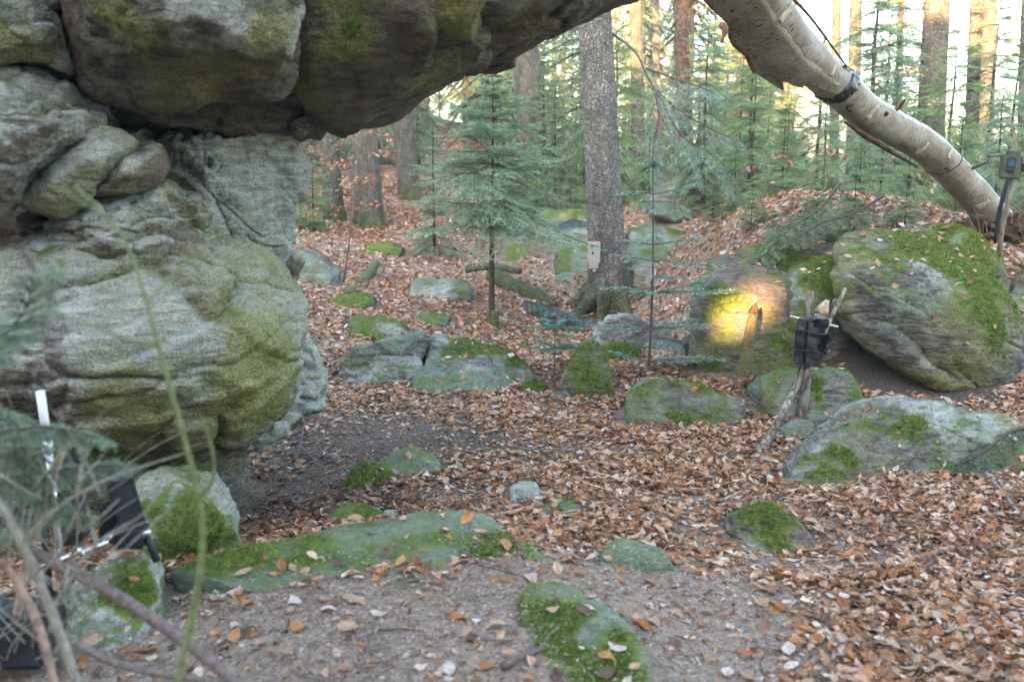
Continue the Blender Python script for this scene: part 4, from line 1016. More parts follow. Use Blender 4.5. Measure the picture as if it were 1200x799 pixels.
for seed, pts in [(1, [(718, 40, D_SP), (745, 62, D_SP - .25), (762, 95, D_SP - .4), (790, 125, D_SP - .5), (830, 150, D_SP - .55), (865, 165, D_SP - .6)]),
                  (2, [(760, 92, D_SP - .4), (775, 118, D_SP - .5), (800, 160, D_SP - .6), (840, 185, D_SP - .7), (865, 225, D_SP - .75)]),
                  (3, [(757, 80, D_SP - .4), (790, 92, D_SP - .5), (815, 100, D_SP - .7), (835, 108, D_SP - .8)]),
                  (4, [(768, 110, D_SP - .5), (772, 140, D_SP - .6), (765, 175, D_SP - .6), (770, 205, D_SP - .6)])]:
    pp = np.array([P(*q) for q in pts]) ; bo, og = bough(big, pp, PALE, seed, .5, origin=big_base, start=.4 if seed == 1 else .15, r=.014, nn=7, sp=.026, w=.005, ln=.024, droop=1.1)

# ------------------------------------------------------------------ fir saplings in the clearing
def fir_sapling(base, top, tiers, label, seed, tint, r=.008, L=.4, ln=.02, w=.005, sp=.005, lean=None):
    rg = np.random.default_rng(seed); base = np.array(base); top = np.array(top)
    path = resample(np.array([base + (0, 0, -.05), base + (top - base) * .5 + np.array([.015, 0, 0]), top]), 16)
    o = empty('fir_sapling', base, label=label, category='fir')
    mb = MB(); V, F, _ = tube(path, [r, r * .35], 7); mb.add(V - base, F, (.14, .105, .085, 1)); link('trunk', mb.mesh('trunk', M['twig'], True, 'tint'), o)
    for f, az, l in tiers:
        c = path[min(15, int(f * 15))]; a = math.radians(az)
        p_, segs = spray(c, np.array([math.cos(a), math.sin(a), .22]), l, rg, .28, .34, False, tint['tint'], tint['tip'], 6)
        br = MB(); V, F, _ = tube(p_, [r * .4, .001], 4, cap=False); br.add(V - base, F, (.13, .10, .08, 1))
        b_ = link('branch', br.mesh('branch', M['twig'], True, 'tint'), o)
        V, F, C = needles(np.array([s[0] for s in segs]), np.array([s[1] for s in segs]), np.array([s[2] for s in segs]), ln, w, sp, flat=1.6, rg=rg)
        link('needles', mesh_np('needles', V - base, F, M['needle'], False, {'tint': C}), b_)['kind'] = 'stuff'
    return o
b = G(760, 441); b = P(760, 441, gdepth(760, 441))
fir_sapling(b, P(765, 185, b[1] + .05), [(.99, 20, .1), (.99, 160, .1), (.97, 270, .12), (.80, 5, .3), (.80, 175, .2), (.79, 250, .2), (.66, 340, .38), (.66, 200, .2), (.65, 80, .3), (.56, 185, .26), (.55, 225, .3), (.54, 350, .45), (.53, 290, .4), (.42, 170, .34), (.42, 15, .5), (.40, 330, .55), (.40, 260, .4), (.3, 190, .42), (.30, 355, .5), (.28, 20, .35), (.17, 340, .5), (.16, 25, .45), (.15, 200, .3)],
            'slender silvery fir sapling with sparse flat tiers in front of the sunlit block', 5, dict(tint=(.15, .23, .16), tip=(.36, .47, .37)), r=.011, w=.0065)
b = P(648, 446, gdepth(648, 446)); MINT = dict(tint=(.09, .17, .10), tip=(.22, .36, .22))
fir_sapling(b, P(648, 376, b[1]), [(.98, 30, .09), (.98, 150, .09), (.98, 270, .1), (.8, 10, .2), (.8, 100, .2), (.8, 190, .22), (.78, 290, .2), (.55, 0, .27), (.55, 60, .24), (.55, 130, .26), (.53, 200, .28), (.55, 250, .26), (.54, 320, .26)],
            'tiny mint green fir seedling behind the split boulder pair', 6, MINT, .005)
b = P(508, 300, gdepth(470, 320)) 
# cut boughs lying about
def lying(pts, label, seed, tint, twl=.3, **k):
    pp = np.array([P(*q) for q in pts]); o = empty('fir_bough', pp[0], label=label, category='bough')
    bough(o, pp, tint, seed, twl, origin=pp[0], name='stem', start=.1, droop=.3, **k); return o
d1 = gdepth(640, 385)
lying([(585, 352, d1 + .9), (610, 352, d1 + .6), (640, 358, d1 + .35), (668, 370, d1)], 'grey blue fir bough lying over the fallen log near the small seedling', 31, dict(tint=(.12, .18, .14), tip=(.24, .34, .29)), .3, sp=.013)
lying([(700, 372, d1 + .5), (672, 372, d1 + .3), (640, 374, d1 + .1), (612, 384, d1 - .1)], 'bluish fir bough sprawling on the leaves before the big spruce', 32, dict(tint=(.13, .20, .16), tip=(.26, .37, .32)), .3, sp=.013)
d2 = gdepth(800, 405)
lying([(772, 395, d2), (800, 400, d2 - .4), (840, 412, d2 - .9), (860, 425, d2 - 1.1)], 'silvery fir bough lying before the mossy left side of the sunlit block', 33, PALE, .24, sp=.014)
lying([(690, 262, 11.6), (670, 258, 11.3), (650, 268, 11.0)], 'pale fir bough on the leaf capped ledge left of the big spruce', 34, dict(tint=(.13, .19, .15), tip=(.25, .35, .3)), .26, sp=.014)
lying([(985, 215, 7.9), (960, 245, 7.6), (925, 268, 7.35), (895, 300, 7.1)], 'spruce bough with brown twigs spilling down the leafy bank above the sunlit block', 35, dict(tint=(.10, .15, .07), tip=(.22, .30, .16)), .36, nn=9, sp=.011)
lying([(1035, 230, 7.8), (1000, 250, 7.5), (960, 262, 7.3), (930, 282, 7.1)], 'second spruce bough draped on the bank, nearer the biggest boulder', 36, dict(tint=(.16, .14, .09), tip=(.24, .25, .14)), .32, nn=9, sp=.013)
lying([(740, 242, 11.8), (762, 236, 11.6), (790, 238, 11.4), (800, 250, 11.2)], 'green bough on the bank beside the hazy leaf covered hump', 37, BLUE, .28, sp=.014)
lying([(1215, 500, 4.9), (1185, 505, 4.8), (1150, 530, 4.65), (1120, 545, 4.6)], 'dark spruce bough on the right end of the long low grey boulder', 38, dict(tint=(.05, .08, .05), tip=(.15, .20, .11)), .2, nn=7, sp=.03)

# ------------------------------------------------------------------ leafy beech saplings
def leaf_cards(C, D, size, tint, rg):
    n = len(C); U = unit_rows(rg.normal(size=(n, 3)) * .5 + np.array([0, 0, 1.0])); D = unit_rows(D)
    S = unit_rows(np.cross(D, U)); L = size * rg.uniform(.7, 1.2, (n, 1))
    Nn = np.cross(S, D)
    p = [C, C + D * L * .45 + S * L * .30 + Nn * L * .08, C + D * L, C + D * L * .45 - S * L * .30 + Nn * L * .08, C + D * L * .5 - Nn * L * .05]
    V = np.stack(p, 1).reshape(-1, 3); o = np.arange(n)[:, None, None] * 5
    F = (o + np.array([[0, 1, 4], [1, 2, 4], [2, 3, 4], [3, 0, 4]])[None]).reshape(-1, 3)
    return V, F, np.repeat(tint, 5, axis=0)
def unit_rows(v): return v / (np.linalg.norm(v, axis=1, keepdims=True) + 1e-12)
def beech(base, top, branches, label, seed, r=.01, per=14, size=.06, cols=((.50, .20, .06), (.42, .20, .09), (.55, .30, .14))):
    rg = np.random.default_rng(seed); base = np.array(base); top = np.array(top)
    o = empty('beech_sapling', base, label=label, category='sapling')
    pth = resample(np.array([base - (0, 0, .05), base + (top - base) * .4 + rg.normal(0, .02, 3), top]), 14)
    mb = MB(); V, F, _ = tube(pth, [r, r * .3], 6); mb.add(V - base, F, (.15, .12, .095, 1)); link('trunk', mb.mesh('trunk', M['twig'], True, 'tint'), o)
    br = MB(); C = []; D = []
    for pts in branches:
        q = resample(np.array(pts), 12); V, F, _ = tube(q, [r * .35, .001], 4, cap=False); br.add(V - base, F, (.15, .12, .095, 1))
        for k in range(per):
            t = rg.uniform(2, 11); i = int(t); c = q[i] + (q[min(11, i + 1)] - q[i]) * (t - i)
            C.append(c + rg.normal(0, .03, 3)); D.append(unit(q[min(11, i + 1)] - q[i]) + rg.normal(0, .6, 3) + np.array([0, 0, -.35]))
    link('branches', br.mesh('branches', M['twig'], True, 'tint'), o)['kind'] = 'stuff'
    C = np.array(C); D = np.array(D); T = np.array(cols)[rg.integers(0, len(cols), len(C))] * rg.uniform(.7, 1.2, (len(C), 1))
    V, F, T = leaf_cards(C, D, size, T, rg)
    l = link('leaves', mesh_np('leaves', V - base, F, M['leaf'], False, {'tint': T}), o); l['kind'] = 'stuff'
d = gdepth(402, 330)
beech(P(402, 330, d), P(413, 195, d), [[P(410, 218, d), P(430, 212, d), P(452, 208, d - .1)], [P(408, 246, d), P(385, 247, d + .1), P(352, 252, d)], [P(408, 246, d), P(425, 244, d), P(440, 240, d)], [P(406, 275, d), P(430, 272, d), P(455, 268, d)], [P(412, 205, d), P(400, 190, d), P(378, 185, d)]],
      'thin beech sapling with tiers of orange leaves on the far leaf slope', 3, .012, 26, .065)
d = 13.5
for k, (px, py) in enumerate([(425, 165), (400, 175), (445, 185)]):
    pass
beech(G(445, 262), P(425, 160, 15.0), [[P(425, 165, 15), P(410, 160, 15), P(395, 168, 15)], [P(428, 185, 15), P(408, 190, 15), P(390, 195, 15)], [P(428, 185, 15), P(445, 180, 15), P(460, 172, 15)], [P(430, 205, 15), P(412, 212, 15), P(398, 215, 15)], [P(425, 160, 15), P(440, 155, 15), P(455, 160, 15)]],
      'faded beech sapling with pinkish leaves before the mossy footed trunk', 4, .012, 26, .075, ((.50, .30, .20), (.55, .38, .29)))
for k, (px, py, d, tp) in enumerate([(897, 252, 8.4, 178), (968, 250, 8.6, 135), (1068, 262, 8.6, 160)]):
    q = P(px, py, d); zb = gz(q[0], d); t = P(px + 3, tp, d)
    beech((q[0], d, zb), t, [[t + (0, 0, -.05), t + (.12, 0, -.02), t + (.2, 0, -.1)], [t + (0, 0, -.12), t + (-.12, 0, -.12), t + (-.2, .05, -.2)], [t + (0, 0, -.3), t + (.1, 0, -.32), t + (.2, 0, -.42)]],
          ['withered beech sapling with brown leaves on the bank left of the birch', 'withered beech sapling right under the black band on the birch', 'withered beech sapling under the middle of the birch, over the biggest boulder'][k], 40 + k, .006, 7, .065, ((.36, .17, .09), (.45, .25, .15), (.50, .30, .2)))
brg = np.random.default_rng(91)
for k, (px, tp, d) in enumerate([(352, 150, 19), (466, 150, 20), (545, 150, 21), (596, 165, 19)]):
    q = P(px, 250, d); b0 = np.array([q[0], d, gz(q[0], d)]); t = P(px + 4, tp, d); bl = []
    for j in range(8):
        f = brg.uniform(.35, 1); c = b0 + (t - b0) * f; a = brg.uniform(0, 6.28); l = brg.uniform(.4, .9)
        bl.append([c, c + np.array([math.cos(a), math.sin(a), .1]) * l * .5, c + np.array([math.cos(a), math.sin(a), .0]) * l])
    beech(b0, t, bl, ['leafy beech sapling far left on the slope, nearest the arch pillar', 'leafy beech sapling on the far slope behind the slim grey trunk', 'leafy beech sapling on the far slope behind the bare stemmed spruce', 'leafy beech sapling on the far slope left of the second trunk'][k], 95 + k, .014, 16, .085, ((.40, .24, .15), (.46, .32, .24), (.42, .18, .07)))
beech((P(1040, 100, 15)[0], 15, 1.0), P(1040, 40, 15), [[P(1040, 130, 15), P(1070, 118, 15), P(1100, 122, 15)], [P(1040, 125, 15), P(1010, 118, 15), P(985, 122, 15)], [P(1040, 90, 15), P(1065, 80, 15), P(1090, 92, 15)]],
      'pale leafed sapling catching the sun behind the leaning birch', 50, .012, 30, .08, ((.45, .30, .12), (.5, .42, .2)))

# ------------------------------------------------------------------ leaning birch
bp = [(790, -165, 4.7), (848, -72, 5.1), (890, -5, 5.6), (911, 28, 5.8), (941, 66, 6.1), (985, 104, 6.5), (1013, 130, 6.75), (1050, 152, 7.05), (1087, 174, 7.3), (1135, 221, 7.7), (1170, 262, 7.95), (1200, 292, 8.15), (1240, 325, 8.4)]
bw = [37, 34.5, 32, 30.5, 28.5, 26, 24.5, 23.5, 23, 22.5, 23.5, 27, 30]          # half width in picture points
bpath = np.array([P(*q) for q in bp]); brad = np.array([.82 * w / FPX * q[2] for w, q in zip(bw, bp)])
birch = empty('leaning_birch', bpath[-1], label='leaning birch trunk with peeling bark, propped across the gap at upper right', category='birch')
NB = 120; bq = resample(bpath, NB); brr = np.interp(np.linspace(0, 1, NB), np.linspace(0, 1, len(brad)), brad)
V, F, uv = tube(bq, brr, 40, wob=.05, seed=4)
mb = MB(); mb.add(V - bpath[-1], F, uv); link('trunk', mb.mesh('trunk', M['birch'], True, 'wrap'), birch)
# peeled sheet of bark standing off the lower left side
def flap():
    nu, ns = 70, 26; i0 = 6; i1 = int(np.argmin([abs(project(q[None])[0][0] - 962) for q in bq]))
    rg = np.random.default_rng(5)
    rows = []
    uvs = []
    L = np.concatenate([[0], np.cumsum(np.linalg.norm(np.diff(bq, axis=0), axis=1))])
    for s in np.linspace(0, 1, ns):
        e = i1 - 7 * (1 - s) * 0 + 1.6 * math.sin(s * 9) + 1.2 * math.sin(s * 23 + 1) + (0 if s < .4 else -(s - .4) * 15)
        for k in range(nu):
            t = i0 + (e - i0) * k / (nu - 1); j = min(NB - 2, int(t)); f = t - j
            c = bq[j] * (1 - f) + bq[j + 1] * f; r = brr[j] * (1 - f) + brr[j + 1] * f
            tg = unit(bq[j + 1] - bq[j]); tc = unit((CAM - c) - tg * ((CAM - c) @ tg)); W = unit(np.cross(tg, tc))
            if W[2] > 0: W = -W
            g = k / (nu - 1)
            ext = .74 + .22 * sstep(.3, 1, g)
            a = math.radians(-8 + 95 * s)
            p = c + tc * r * ((1.045 - .09 * max(0, 1 - s * 9)) * math.cos(a) + .16 * s * s) + W * r * (1.045 * math.sin(a) * .97 + ext * (max(0, s - .25) / .75) ** 1.2)
            p = p + (tc * .4 + W) * (.012 * math.sin(g * 17 + s * 3) * s * s)
            rows.append(p); uvs.append((L[j] + f * .02, math.cos(a) , math.sin(a) + ext * s, 1))
    V = np.array(rows) - bpath[-1]; k = (np.arange(ns - 1)[:, None] * nu + np.arange(nu - 1)[None]).ravel()
    q = np.stack([k, k + 1, k + nu + 1, k + nu], 1)
    me = mesh_np('peeled_bark', V, q, [M['birch'], M['inner_bark']], True, {'wrap': np.array(uvs)})
    o = link('peeled_bark', me, birch)
    so = o.modifiers.new('thickness', 'SOLIDIFY'); so.thickness = .007; so.offset = 0; so.material_offset_rim = 1; so.use_rim = True
    rim = V.reshape(ns, nu, 3)[-1]
    vv, ff, _ = tube(rim + 0, [.010, .013, .008, .016, .010], 6, wob=.3); m2 = MB(); m2.add(vv, ff)
    link('curled_edge', m2.mesh('curled_edge', M['inner_bark']), o)
flap()
# torn shreds of bark hanging from it
mb = MB()
for pts, r in [([(846, 30, 4.95), (850, 34, 4.9), (845, 52, 4.9)], [.018, .02, .003]), ([(812, -8, 4.7), (811, 0, 4.7), (808, 10, 4.7)], [.02, .016, .003])]:
    v, f, _ = tube(resample(np.array([P(*q) for q in pts]), 8), r, 6, wob=.3); mb.add(v - bpath[-1], f)
link('bark_shred', mb.mesh('bark_shred', M['inner_bark']), birch)
# belly scar, root fibres
mb = MB()
root0 = P(1172, 268, 7.85)
for k in range(46):
    a = rng.uniform(-.32, .28); p0 = root0 + np.array([a, -.12 + rng.uniform(-.1, .05), rng.uniform(-.02, .22)])
    p1 = p0 + np.array([rng.uniform(-.12, .12), rng.uniform(-.12, .02), -rng.uniform(.12, .4)])
    v, f, _ = tube(resample(np.array([p0, (p0 + p1) / 2 + rng.normal(0, .04, 3), p1]), 7), [rng.uniform(.004, .012), .002], 5); mb.add(v - bpath[-1], f, (.17, .10, .065, 1))
link('root_fibres', mb.mesh('root_fibres', M['twig'], True, 'tint'), birch)
rp = []
for q in [(1120, 255, 7.75), (1150, 240, 7.9), (1200, 262, 8.1), (1215, 310, 8.1), (1130, 300, 7.75), (1165, 305, 7.6), (1150, 285, 7.55), (1190, 250, 8.4)]: rp.append(P(*q))
mb = MB(); Dv, Df = ico(5); c = np.mean(rp, 0); S = (np.max(rp, 0) - np.min(rp, 0)) / 2
vv = Dv * S * .62 * (1 + .6 * fbm(Dv * 3.3, 5))[:, None] + c - bpath[-1]
mb.add(vv, Df); link('root_plate', mb.mesh('root_plate', M['rot']), birch)
v, f, _ = tube(np.array([P(990, 143, 6.5), P(1015, 160, 6.75), P(1045, 178, 7.0), P(1075, 196, 7.2)]), [.008, .018, .016, .006], 7, wob=.4); mb = MB(); mb.add(v - bpath[-1], f); link('bark_scar', mb.mesh('bark_scar', M['rot']), birch)

knr = np.random.default_rng(8)
def on_birch(px, a):
    j = int(np.argmin([abs(project(q[None])[0][0] - px) for q in bq])); c = bq[j]; tg = unit(bq[j + 1] - bq[j - 1]); tcv = unit((CAM - c) - tg * ((CAM - c) @ tg)); W = np.cross(tg, tcv)
    if W[2] > 0: W = -W
    n_ = tcv * math.cos(a) + W * math.sin(a)
    return c + n_ * brr[j], n_, tg, np.cross(n_, tg), brr[j]
for px, a, rr_, ln_ in [(990, .35, .022, .03), (1018, -.5, .016, .02), (1052, .5, .02, .018), (1100, .1, .016, .014), (1035, -1.2, .012, .09), (1122, -1.15, .010, .12), (868, -.2, .02, .02)]:
    p_, n_, tg, sd, R0 = on_birch(px, a)
    v, f, _ = tube(resample(np.array([p_ - n_ * .02, p_ + n_ * ln_ * .4, p_ + n_ * ln_ + tg * knr.normal(0, .012)]), 6), [rr_ * 1.6, rr_, rr_ * .55], 9, wob=.35, seed=px); mb = MB(); mb.add(v - bpath[-1], f)
    link('knot', mb.mesh('knot', M['rot']), birch)
for px, a, w_, l_ in [(1005, -.2, .05, .10), (1070, .3, .04, .12), (1140, .0, .06, .10), (1150, .6, .07, .08), (900, -.6, .05, .12), (955, -.55, .04, .10), (1095, -.7, .04, .09)]:
    p_, n_, tg, sd, R0 = on_birch(px, a); g = np.linspace(0, 1, 7); A_, B_ = np.meshgrid(g, np.linspace(-.5, .5, 5)); rows = []
    for gg, hh in zip(A_.ravel(), B_.ravel()):
        ang = (gg - .5) * l_ / R0; ctr = p_ - n_ * R0
        rows.append(ctr + (n_ * math.cos(ang) + sd * math.sin(ang)) * (R0 * 1.012 + .022 * max(0, gg - .45) ** 1.5 * 2) + tg * (hh * w_ * (1 - .5 * gg) + .006 * math.sin(gg * 9 + px)))
    k0 = (np.arange(4)[:, None] * 7 + np.arange(6)[None]).ravel()
    o = link('bark_curl', mesh_np('bark_curl', np.array(rows) - bpath[-1], np.stack([k0, k0 + 1, k0 + 8, k0 + 7], 1), M['curl']), birch)
    so = o.modifiers.new('thickness', 'SOLIDIFY'); so.thickness = .003
def ring(i, width, rs, mat, name, label, cat, tilt=0.0, seed=0, thick=.006, crumple=.006):
    c = bq[i]; tg = unit(bq[i + 1] - bq[i - 1]); A = unit(np.cross(tg, (0, 1, 0))); B = np.cross(tg, A); r = brr[i]
    seg = 56; th = np.arange(seg) * 2 * np.pi / seg; rows = []
    prof = [(-.5, 0), (-.25, .5), (0, .3), (.25, .8), (.5, 0)]
    for w, h in prof:
        rr = r * rs + thick * h + crumple * fbm(np.stack([np.cos(th) * 4, np.sin(th) * 4, np.full(seg, w * 6 + seed)], 1), 3)
        off = (w * width) + tilt * np.cos(th)
        rows.append(c + tg * off[:, None] + rr[:, None] * (np.cos(th)[:, None] * A + np.sin(th)[:, None] * B))
    V = np.concatenate(rows); k = len(prof)
    i_ = np.arange(k - 1)[:, None] * seg; j = np.arange(seg)[None]
    F = np.stack([i_ + j, i_ + (j + 1) % seg, i_ + seg + (j + 1) % seg, i_ + seg + j], -1).reshape(-1, 4)
    o = link(name, mesh_np(name, V - c, F, mat), None, label=label, category=cat); o.location = Vector(c)
    so = o.modifiers.new('thickness', 'SOLIDIFY'); so.thickness = .003
    return o, c, tg
jt = int(np.argmin([abs(project(q[None])[0][0] - 978) for q in bq]))
tp, tc_, tt_ = ring(jt, .12, 1.03, M['black_plastic'], 'tape_band', 'shiny black tape band wrapped round the leaning birch', 'tape', .05, 2, .01, .016)
sideW = unit(np.cross(tt_, unit(CAM - tc_))); 
mb = MB()
for k, (dx, dy, dz, sx) in enumerate([(.03, 0, .03, .055), (-.045, 0, -.02, .06)]):
    cc = unit(CAM - tc_) * (brr[jt] * 1.03 + .015) + sideW * dx * 1.5 + tt_ * dz
    A = tt_; B = sideW; n_ = unit(CAM - tc_)
    g = np.linspace(-1, 1, 7); gx_, gy_ = np.meshgrid(g, g)
    q = cc + (gx_[..., None] * A * .05 + gy_[..., None] * B * sx) + n_ * (.018 * np.sin(gx_ * 2.2 + k) * np.cos(gy_ * 2.6) - .05 * gy_ ** 2 * .6)[..., None]
    k0 = (np.arange(6)[:, None] * 7 + np.arange(6)[None]).ravel(); mb.add(q.reshape(-1, 3), np.stack([k0, k0 + 1, k0 + 8, k0 + 7], 1))
fo = link('tape_fold', mb.mesh('tape_fold', M['black_plastic'], False), tp)
jw = int(np.argmin([abs(project(q[None])[0][0] - 1105) for q in bq]))
ring(jw, .012, 1.01, M['wire'], 'wire_loop', 'thin dark wire looped round the lower part of the leaning birch', 'wire', .07, 5, .006, .004)
o = empty('dead_twig', P(955, 40, 6.0), label='thin bare twig lying along the upper edge of the leaning birch', category='twig')
mb = MB()
for pts, r in [([(915, -15, 5.7), (945, 15, 5.9), (968, 45, 6.1), (992, 78, 6.4)], [.01, .006]), ([(968, 45, 6.1), (965, 52, 6.1), (962, 62, 6.1)], [.006, .003])]:
    v, f, _ = tube(resample(np.array([P(*q) for q in pts]), 14), r, 6, wob=.2); mb.add(v - P(955, 40, 6.0), f, (.11, .08, .065, 1))
link('stem', mb.mesh('stem', M['twig'], True, 'tint'), o)

# ------------------------------------------------------------------ stick helper, logs
def stick(name, pts, rad, label, mat='dead_wood', parent=None, cat='stick', wob=.15, seg=8, tint=None, n=24, group=None):
    pp = resample(np.array([P(*q) if len(q) == 3 else G(*q) for q in pts]), n); c = pp[0]
    v, f, uv = tube(pp, rad, seg, wob=wob, seed=len(pts) + pts[0][0])
    mb = MB(); mb.add(v - (c if parent is None else np.array(parent.location)), f, tint if tint else (.2, .16, .12, 1))
    me = mb.mesh(name, M[mat], True, 'tint')
    if parent is not None: return link(name, me, parent)
    o = link(name, me, None, label=label, category=cat); o.location = Vector(c)
    if group: o['group'] = group
    return o
d0 = gdepth(700, 375)
stick('broken_log', [(664, 388, d0), (690, 376, d0 + .15), (715, 363, d0 + .4), (733, 359, d0 + .55)], [.035, .07, .075, .06], 'pale broken log resting on the blue grey rock at the spruce foot', 'dead_wood', cat='log', wob=.25, seg=12)
stick('wood_shard', [(697, 376, d0 + .2), (704, 362, d0 + .2), (716, 346, d0 + .25)], [.05, .055, .03], 'grey split shard of wood leaning upright against the pale broken log', 'dead_wood', cat='wood', wob=.5, seg=6)
stick('fallen_branch', [(640, 341, d0 + 1.3), (670, 352, d0 + 1.0), (705, 364, d0 + .6)], [.03, .035, .03], 'dark fallen branch pointing at the foot of the big spruce', 'far_bark', cat='branch')
stick('mossy_stub', [(733, 357, d0 + .7), (745, 362, d0 + .6), (752, 368, d0 + .5)], [.05, .06, .04], 'dark stub of rotten wood right at the big spruce foot', 'far_bark', cat='log', wob=.3)
d0 = gdepth(600, 345)
stick('fallen_log', [(576, 322, d0 + .6), (600, 335, d0 + .3), (628, 350, d0), (650, 362, d0 - .2)], [.08, .1, .1, .07], 'dark rotten log lying across behind the bare stemmed young spruce', 'far_bark', cat='log', wob=.3, seg=12)
stick('fallen_log', [(545, 316, d0 + 1.2), (575, 312, d0 + 1.2), (610, 318, d0 + 1.0)], [.05, .05, .04], 'thin grey log farther up the path behind the dark rotten one', 'far_bark', cat='log', wob=.2)
stick('rotten_stub', [(579, 386, gdepth(579, 386)), (580, 375, gdepth(579, 386)), (580, 364, gdepth(579, 386))], [.05, .045, .035], 'short mossy stub at the foot of the bare stemmed young spruce', 'twig', cat='stump', wob=.3, tint=(.12, .13, .05, 1))
stick('fallen_branch', [(408, 345, gdepth(408, 345)), (430, 325, gdepth(408, 345) + 1.0), (440, 308, gdepth(408, 345) + 2)], [.05, .06, .05], 'mossy branch lying up the far leaf slope', 'twig', cat='branch', wob=.3, tint=(.13, .15, .07, 1))
d0 = gdepth(480, 440) - .12
stick('bare_root', [(462, 437, d0), (470, 420, d0 + .12), (476, 400, d0 + .3), (488, 390, d0 + .5)], [.006, .011, .012, .006], 'thin pale root running over the split boulder pair', 'twig', cat='root', tint=(.42, .38, .33, 1))
# mossy post in the sun patch
d0 = 6.2
o = stick('broken_post', [(871, 440, d0), (875, 415, d0), (879, 390, d0), (884, 364, d0 + .02)], [.048, .040, .036, .024], 'mossy broken stump standing in the orange patch of sunlight', 'twig', cat='stump', wob=.25, tint=(.16, .135, .06, 1), seg=12)
v, f, _ = tube(np.array([P(882, 368, d0 - .005), P(884, 362, d0), P(887, 355, d0 + .01)]), [.022, .018, .004], 7, wob=.7)
mb = MB(); mb.add(v - np.array(o.location), f); link('broken_end', mb.mesh('broken_end', M['rot']), o)
for k, (px, py, lab) in enumerate([(930, 262, 'tangle of brown dead twigs on the leafy bank above the mossy face'), (975, 268, 'tangle of brown dead twigs on the bank next to the biggest boulder'), (885, 285, 'few dead twigs fallen on the bank above the sunlit block')]):
    p_ = G(px, py); o = empty('dead_twigs', p_, label=lab, category='twigs'); kr = np.random.default_rng(k + 300)
    for j in range([26, 22, 12][k]):
        a = kr.normal(0, .3, 2); q0 = np.array([a[0], a[1], gz(p_[0] + a[0], p_[1] + a[1]) - p_[2] + kr.uniform(0, .12)]); l = kr.uniform(.2, .55); an = kr.uniform(0, 6.28)
        q1 = q0 + np.array([math.cos(an) * l * .5, math.sin(an) * l * .5, kr.uniform(0, .1)]); q2 = q0 + np.array([math.cos(an + kr.normal(0, .3)) * l, math.sin(an) * l - .05, kr.uniform(-.12, .06)])
        v, f, _ = tube(resample(np.array([q0, q1, q2]), 8), [kr.uniform(.003, .007), .0015], 5, wob=.2); g_ = kr.uniform(.6, 1.3); mb = MB(); mb.add(v, f, (.21 * g_, .155 * g_, .115 * g_, 1)); link('twig', mb.mesh('twig', M['twig'], True, 'tint'), o)
# loose sticks on the ground
for k, (a, b_, c_, r, lab, t) in enumerate([
    ((838, 592), (855, 586), (870, 578), .006, 'pale twig on the leaves right of the middle', (.4, .34, .3, 1)),
    ((1155, 560), (1180, 590), (1200, 615), .012, 'grey stick in the leaves at the right edge', (.28, .24, .22, 1)),
    ((700, 592), (735, 596), (752, 583), .005, 'forked pale twig lying in the middle foreground', (.5, .44, .4, 1)),
    ((520, 560), (535, 570), (545, 573), .007, 'dark twig beside the low mossy mound', (.1, .08, .07, 1)),
    ((590, 790), (612, 778), (640, 768), .012, 'dark stick lying beside the bright moss cushioned slab', (.16, .12, .1, 1)),
    ((345, 545), (352, 525), (357, 500), .012, 'short dark stick under the right end of the arch', (.12, .1, .09, 1))]):
    p3 = [G(*q) + np.array([0, 0, .012 + r]) for q in (a, b_, c_)]
    v, f, _ = tube(resample(np.array(p3), 10), [r, r * .5], 6, wob=.3); mb = MB(); mb.add(v - p3[0], f, t)
    oo = link('twig', mb.mesh('twig', M['twig'], True, 'tint'), None, label=lab, category='twig'); oo.location = Vector(p3[0])

# ------------------------------------------------------------------ stick tripod with the black wrapped camera
d0 = gdepth(943, 492)
trip = empty('stick_tripod', P(943, 490, d0), label='rough tripod of bare sticks holding a black wrapped box before the outcrop', category='tripod')
stick('leg', [(940, 492, d0), (944, 450, d0 + .02), (946, 400, d0 + .04), (949, 341, d0 + .06)], [.032, .03, .028, .022], '', 'dead_wood', trip, seg=10)
stick('leg', [(938, 475, d0 + .1), (945, 440, d0 + .08), (958, 395, d0 + .06), (964, 362, d0 + .06)], [.028, .03, .034, .036], '', 'dead_wood', trip, seg=10)
stick('leg', [(878, 545, gdepth(878, 545)), (898, 518, gdepth(878, 545) + .3), (915, 490, d0 - .3), (932, 455, d0 - .12), (953, 425, d0 - .1), (968, 385, d0 - .08), (991, 338, d0 + .0)], [.026, .025, .022, .019, .017, .014, .010], '', 'dead_wood', trip, seg=9)
stick('leg', [(922, 490, d0 + .1), (926, 462, d0 + .04), (934, 440, d0), (941, 420, d0)], [.011, .011, .01, .008], '', 'dead_wood', trip, seg=7)
v, f, _ = tube(np.array([P(961, 368, d0 + .04), P(965, 362, d0 + .05), P(970, 352, d0 + .06)]), [.026, .026, .010], 7, wob=.7)
mb = MB(); mb.add(v - np.array(trip.location), f); link('broken_end', mb.mesh('broken_end', M['pale_wood']), trip)
cb = P(949, 400, d0 - .08)
wrap = empty('wrapped_camera', cb, label='camera box wrapped in glossy black plastic tied to the stick tripod', category='camera')
def wrapped(sx, sy, sz, seed, crum=.012):
    bm = box_bm(sx, sy, sz, .012); bmesh.ops.subdivide_edges(bm, edges=list(bm.edges), cuts=7, use_grid_fill=True)
    co = np.array([v.co[:] for v in bm.verts]); f_ = crum * ridged(co * 7 + seed, 2) - crum
    n_ = unit_rows(co)
    for v, k, nn in zip(bm.verts, f_, n_): v.co += Vector(nn) * float(k)
    return bm
bm_obj('wrapped_body', wrapped(.145, .11, .27, 3), M['black_plastic'], wrap).rotation_euler = (0, .05, .35)
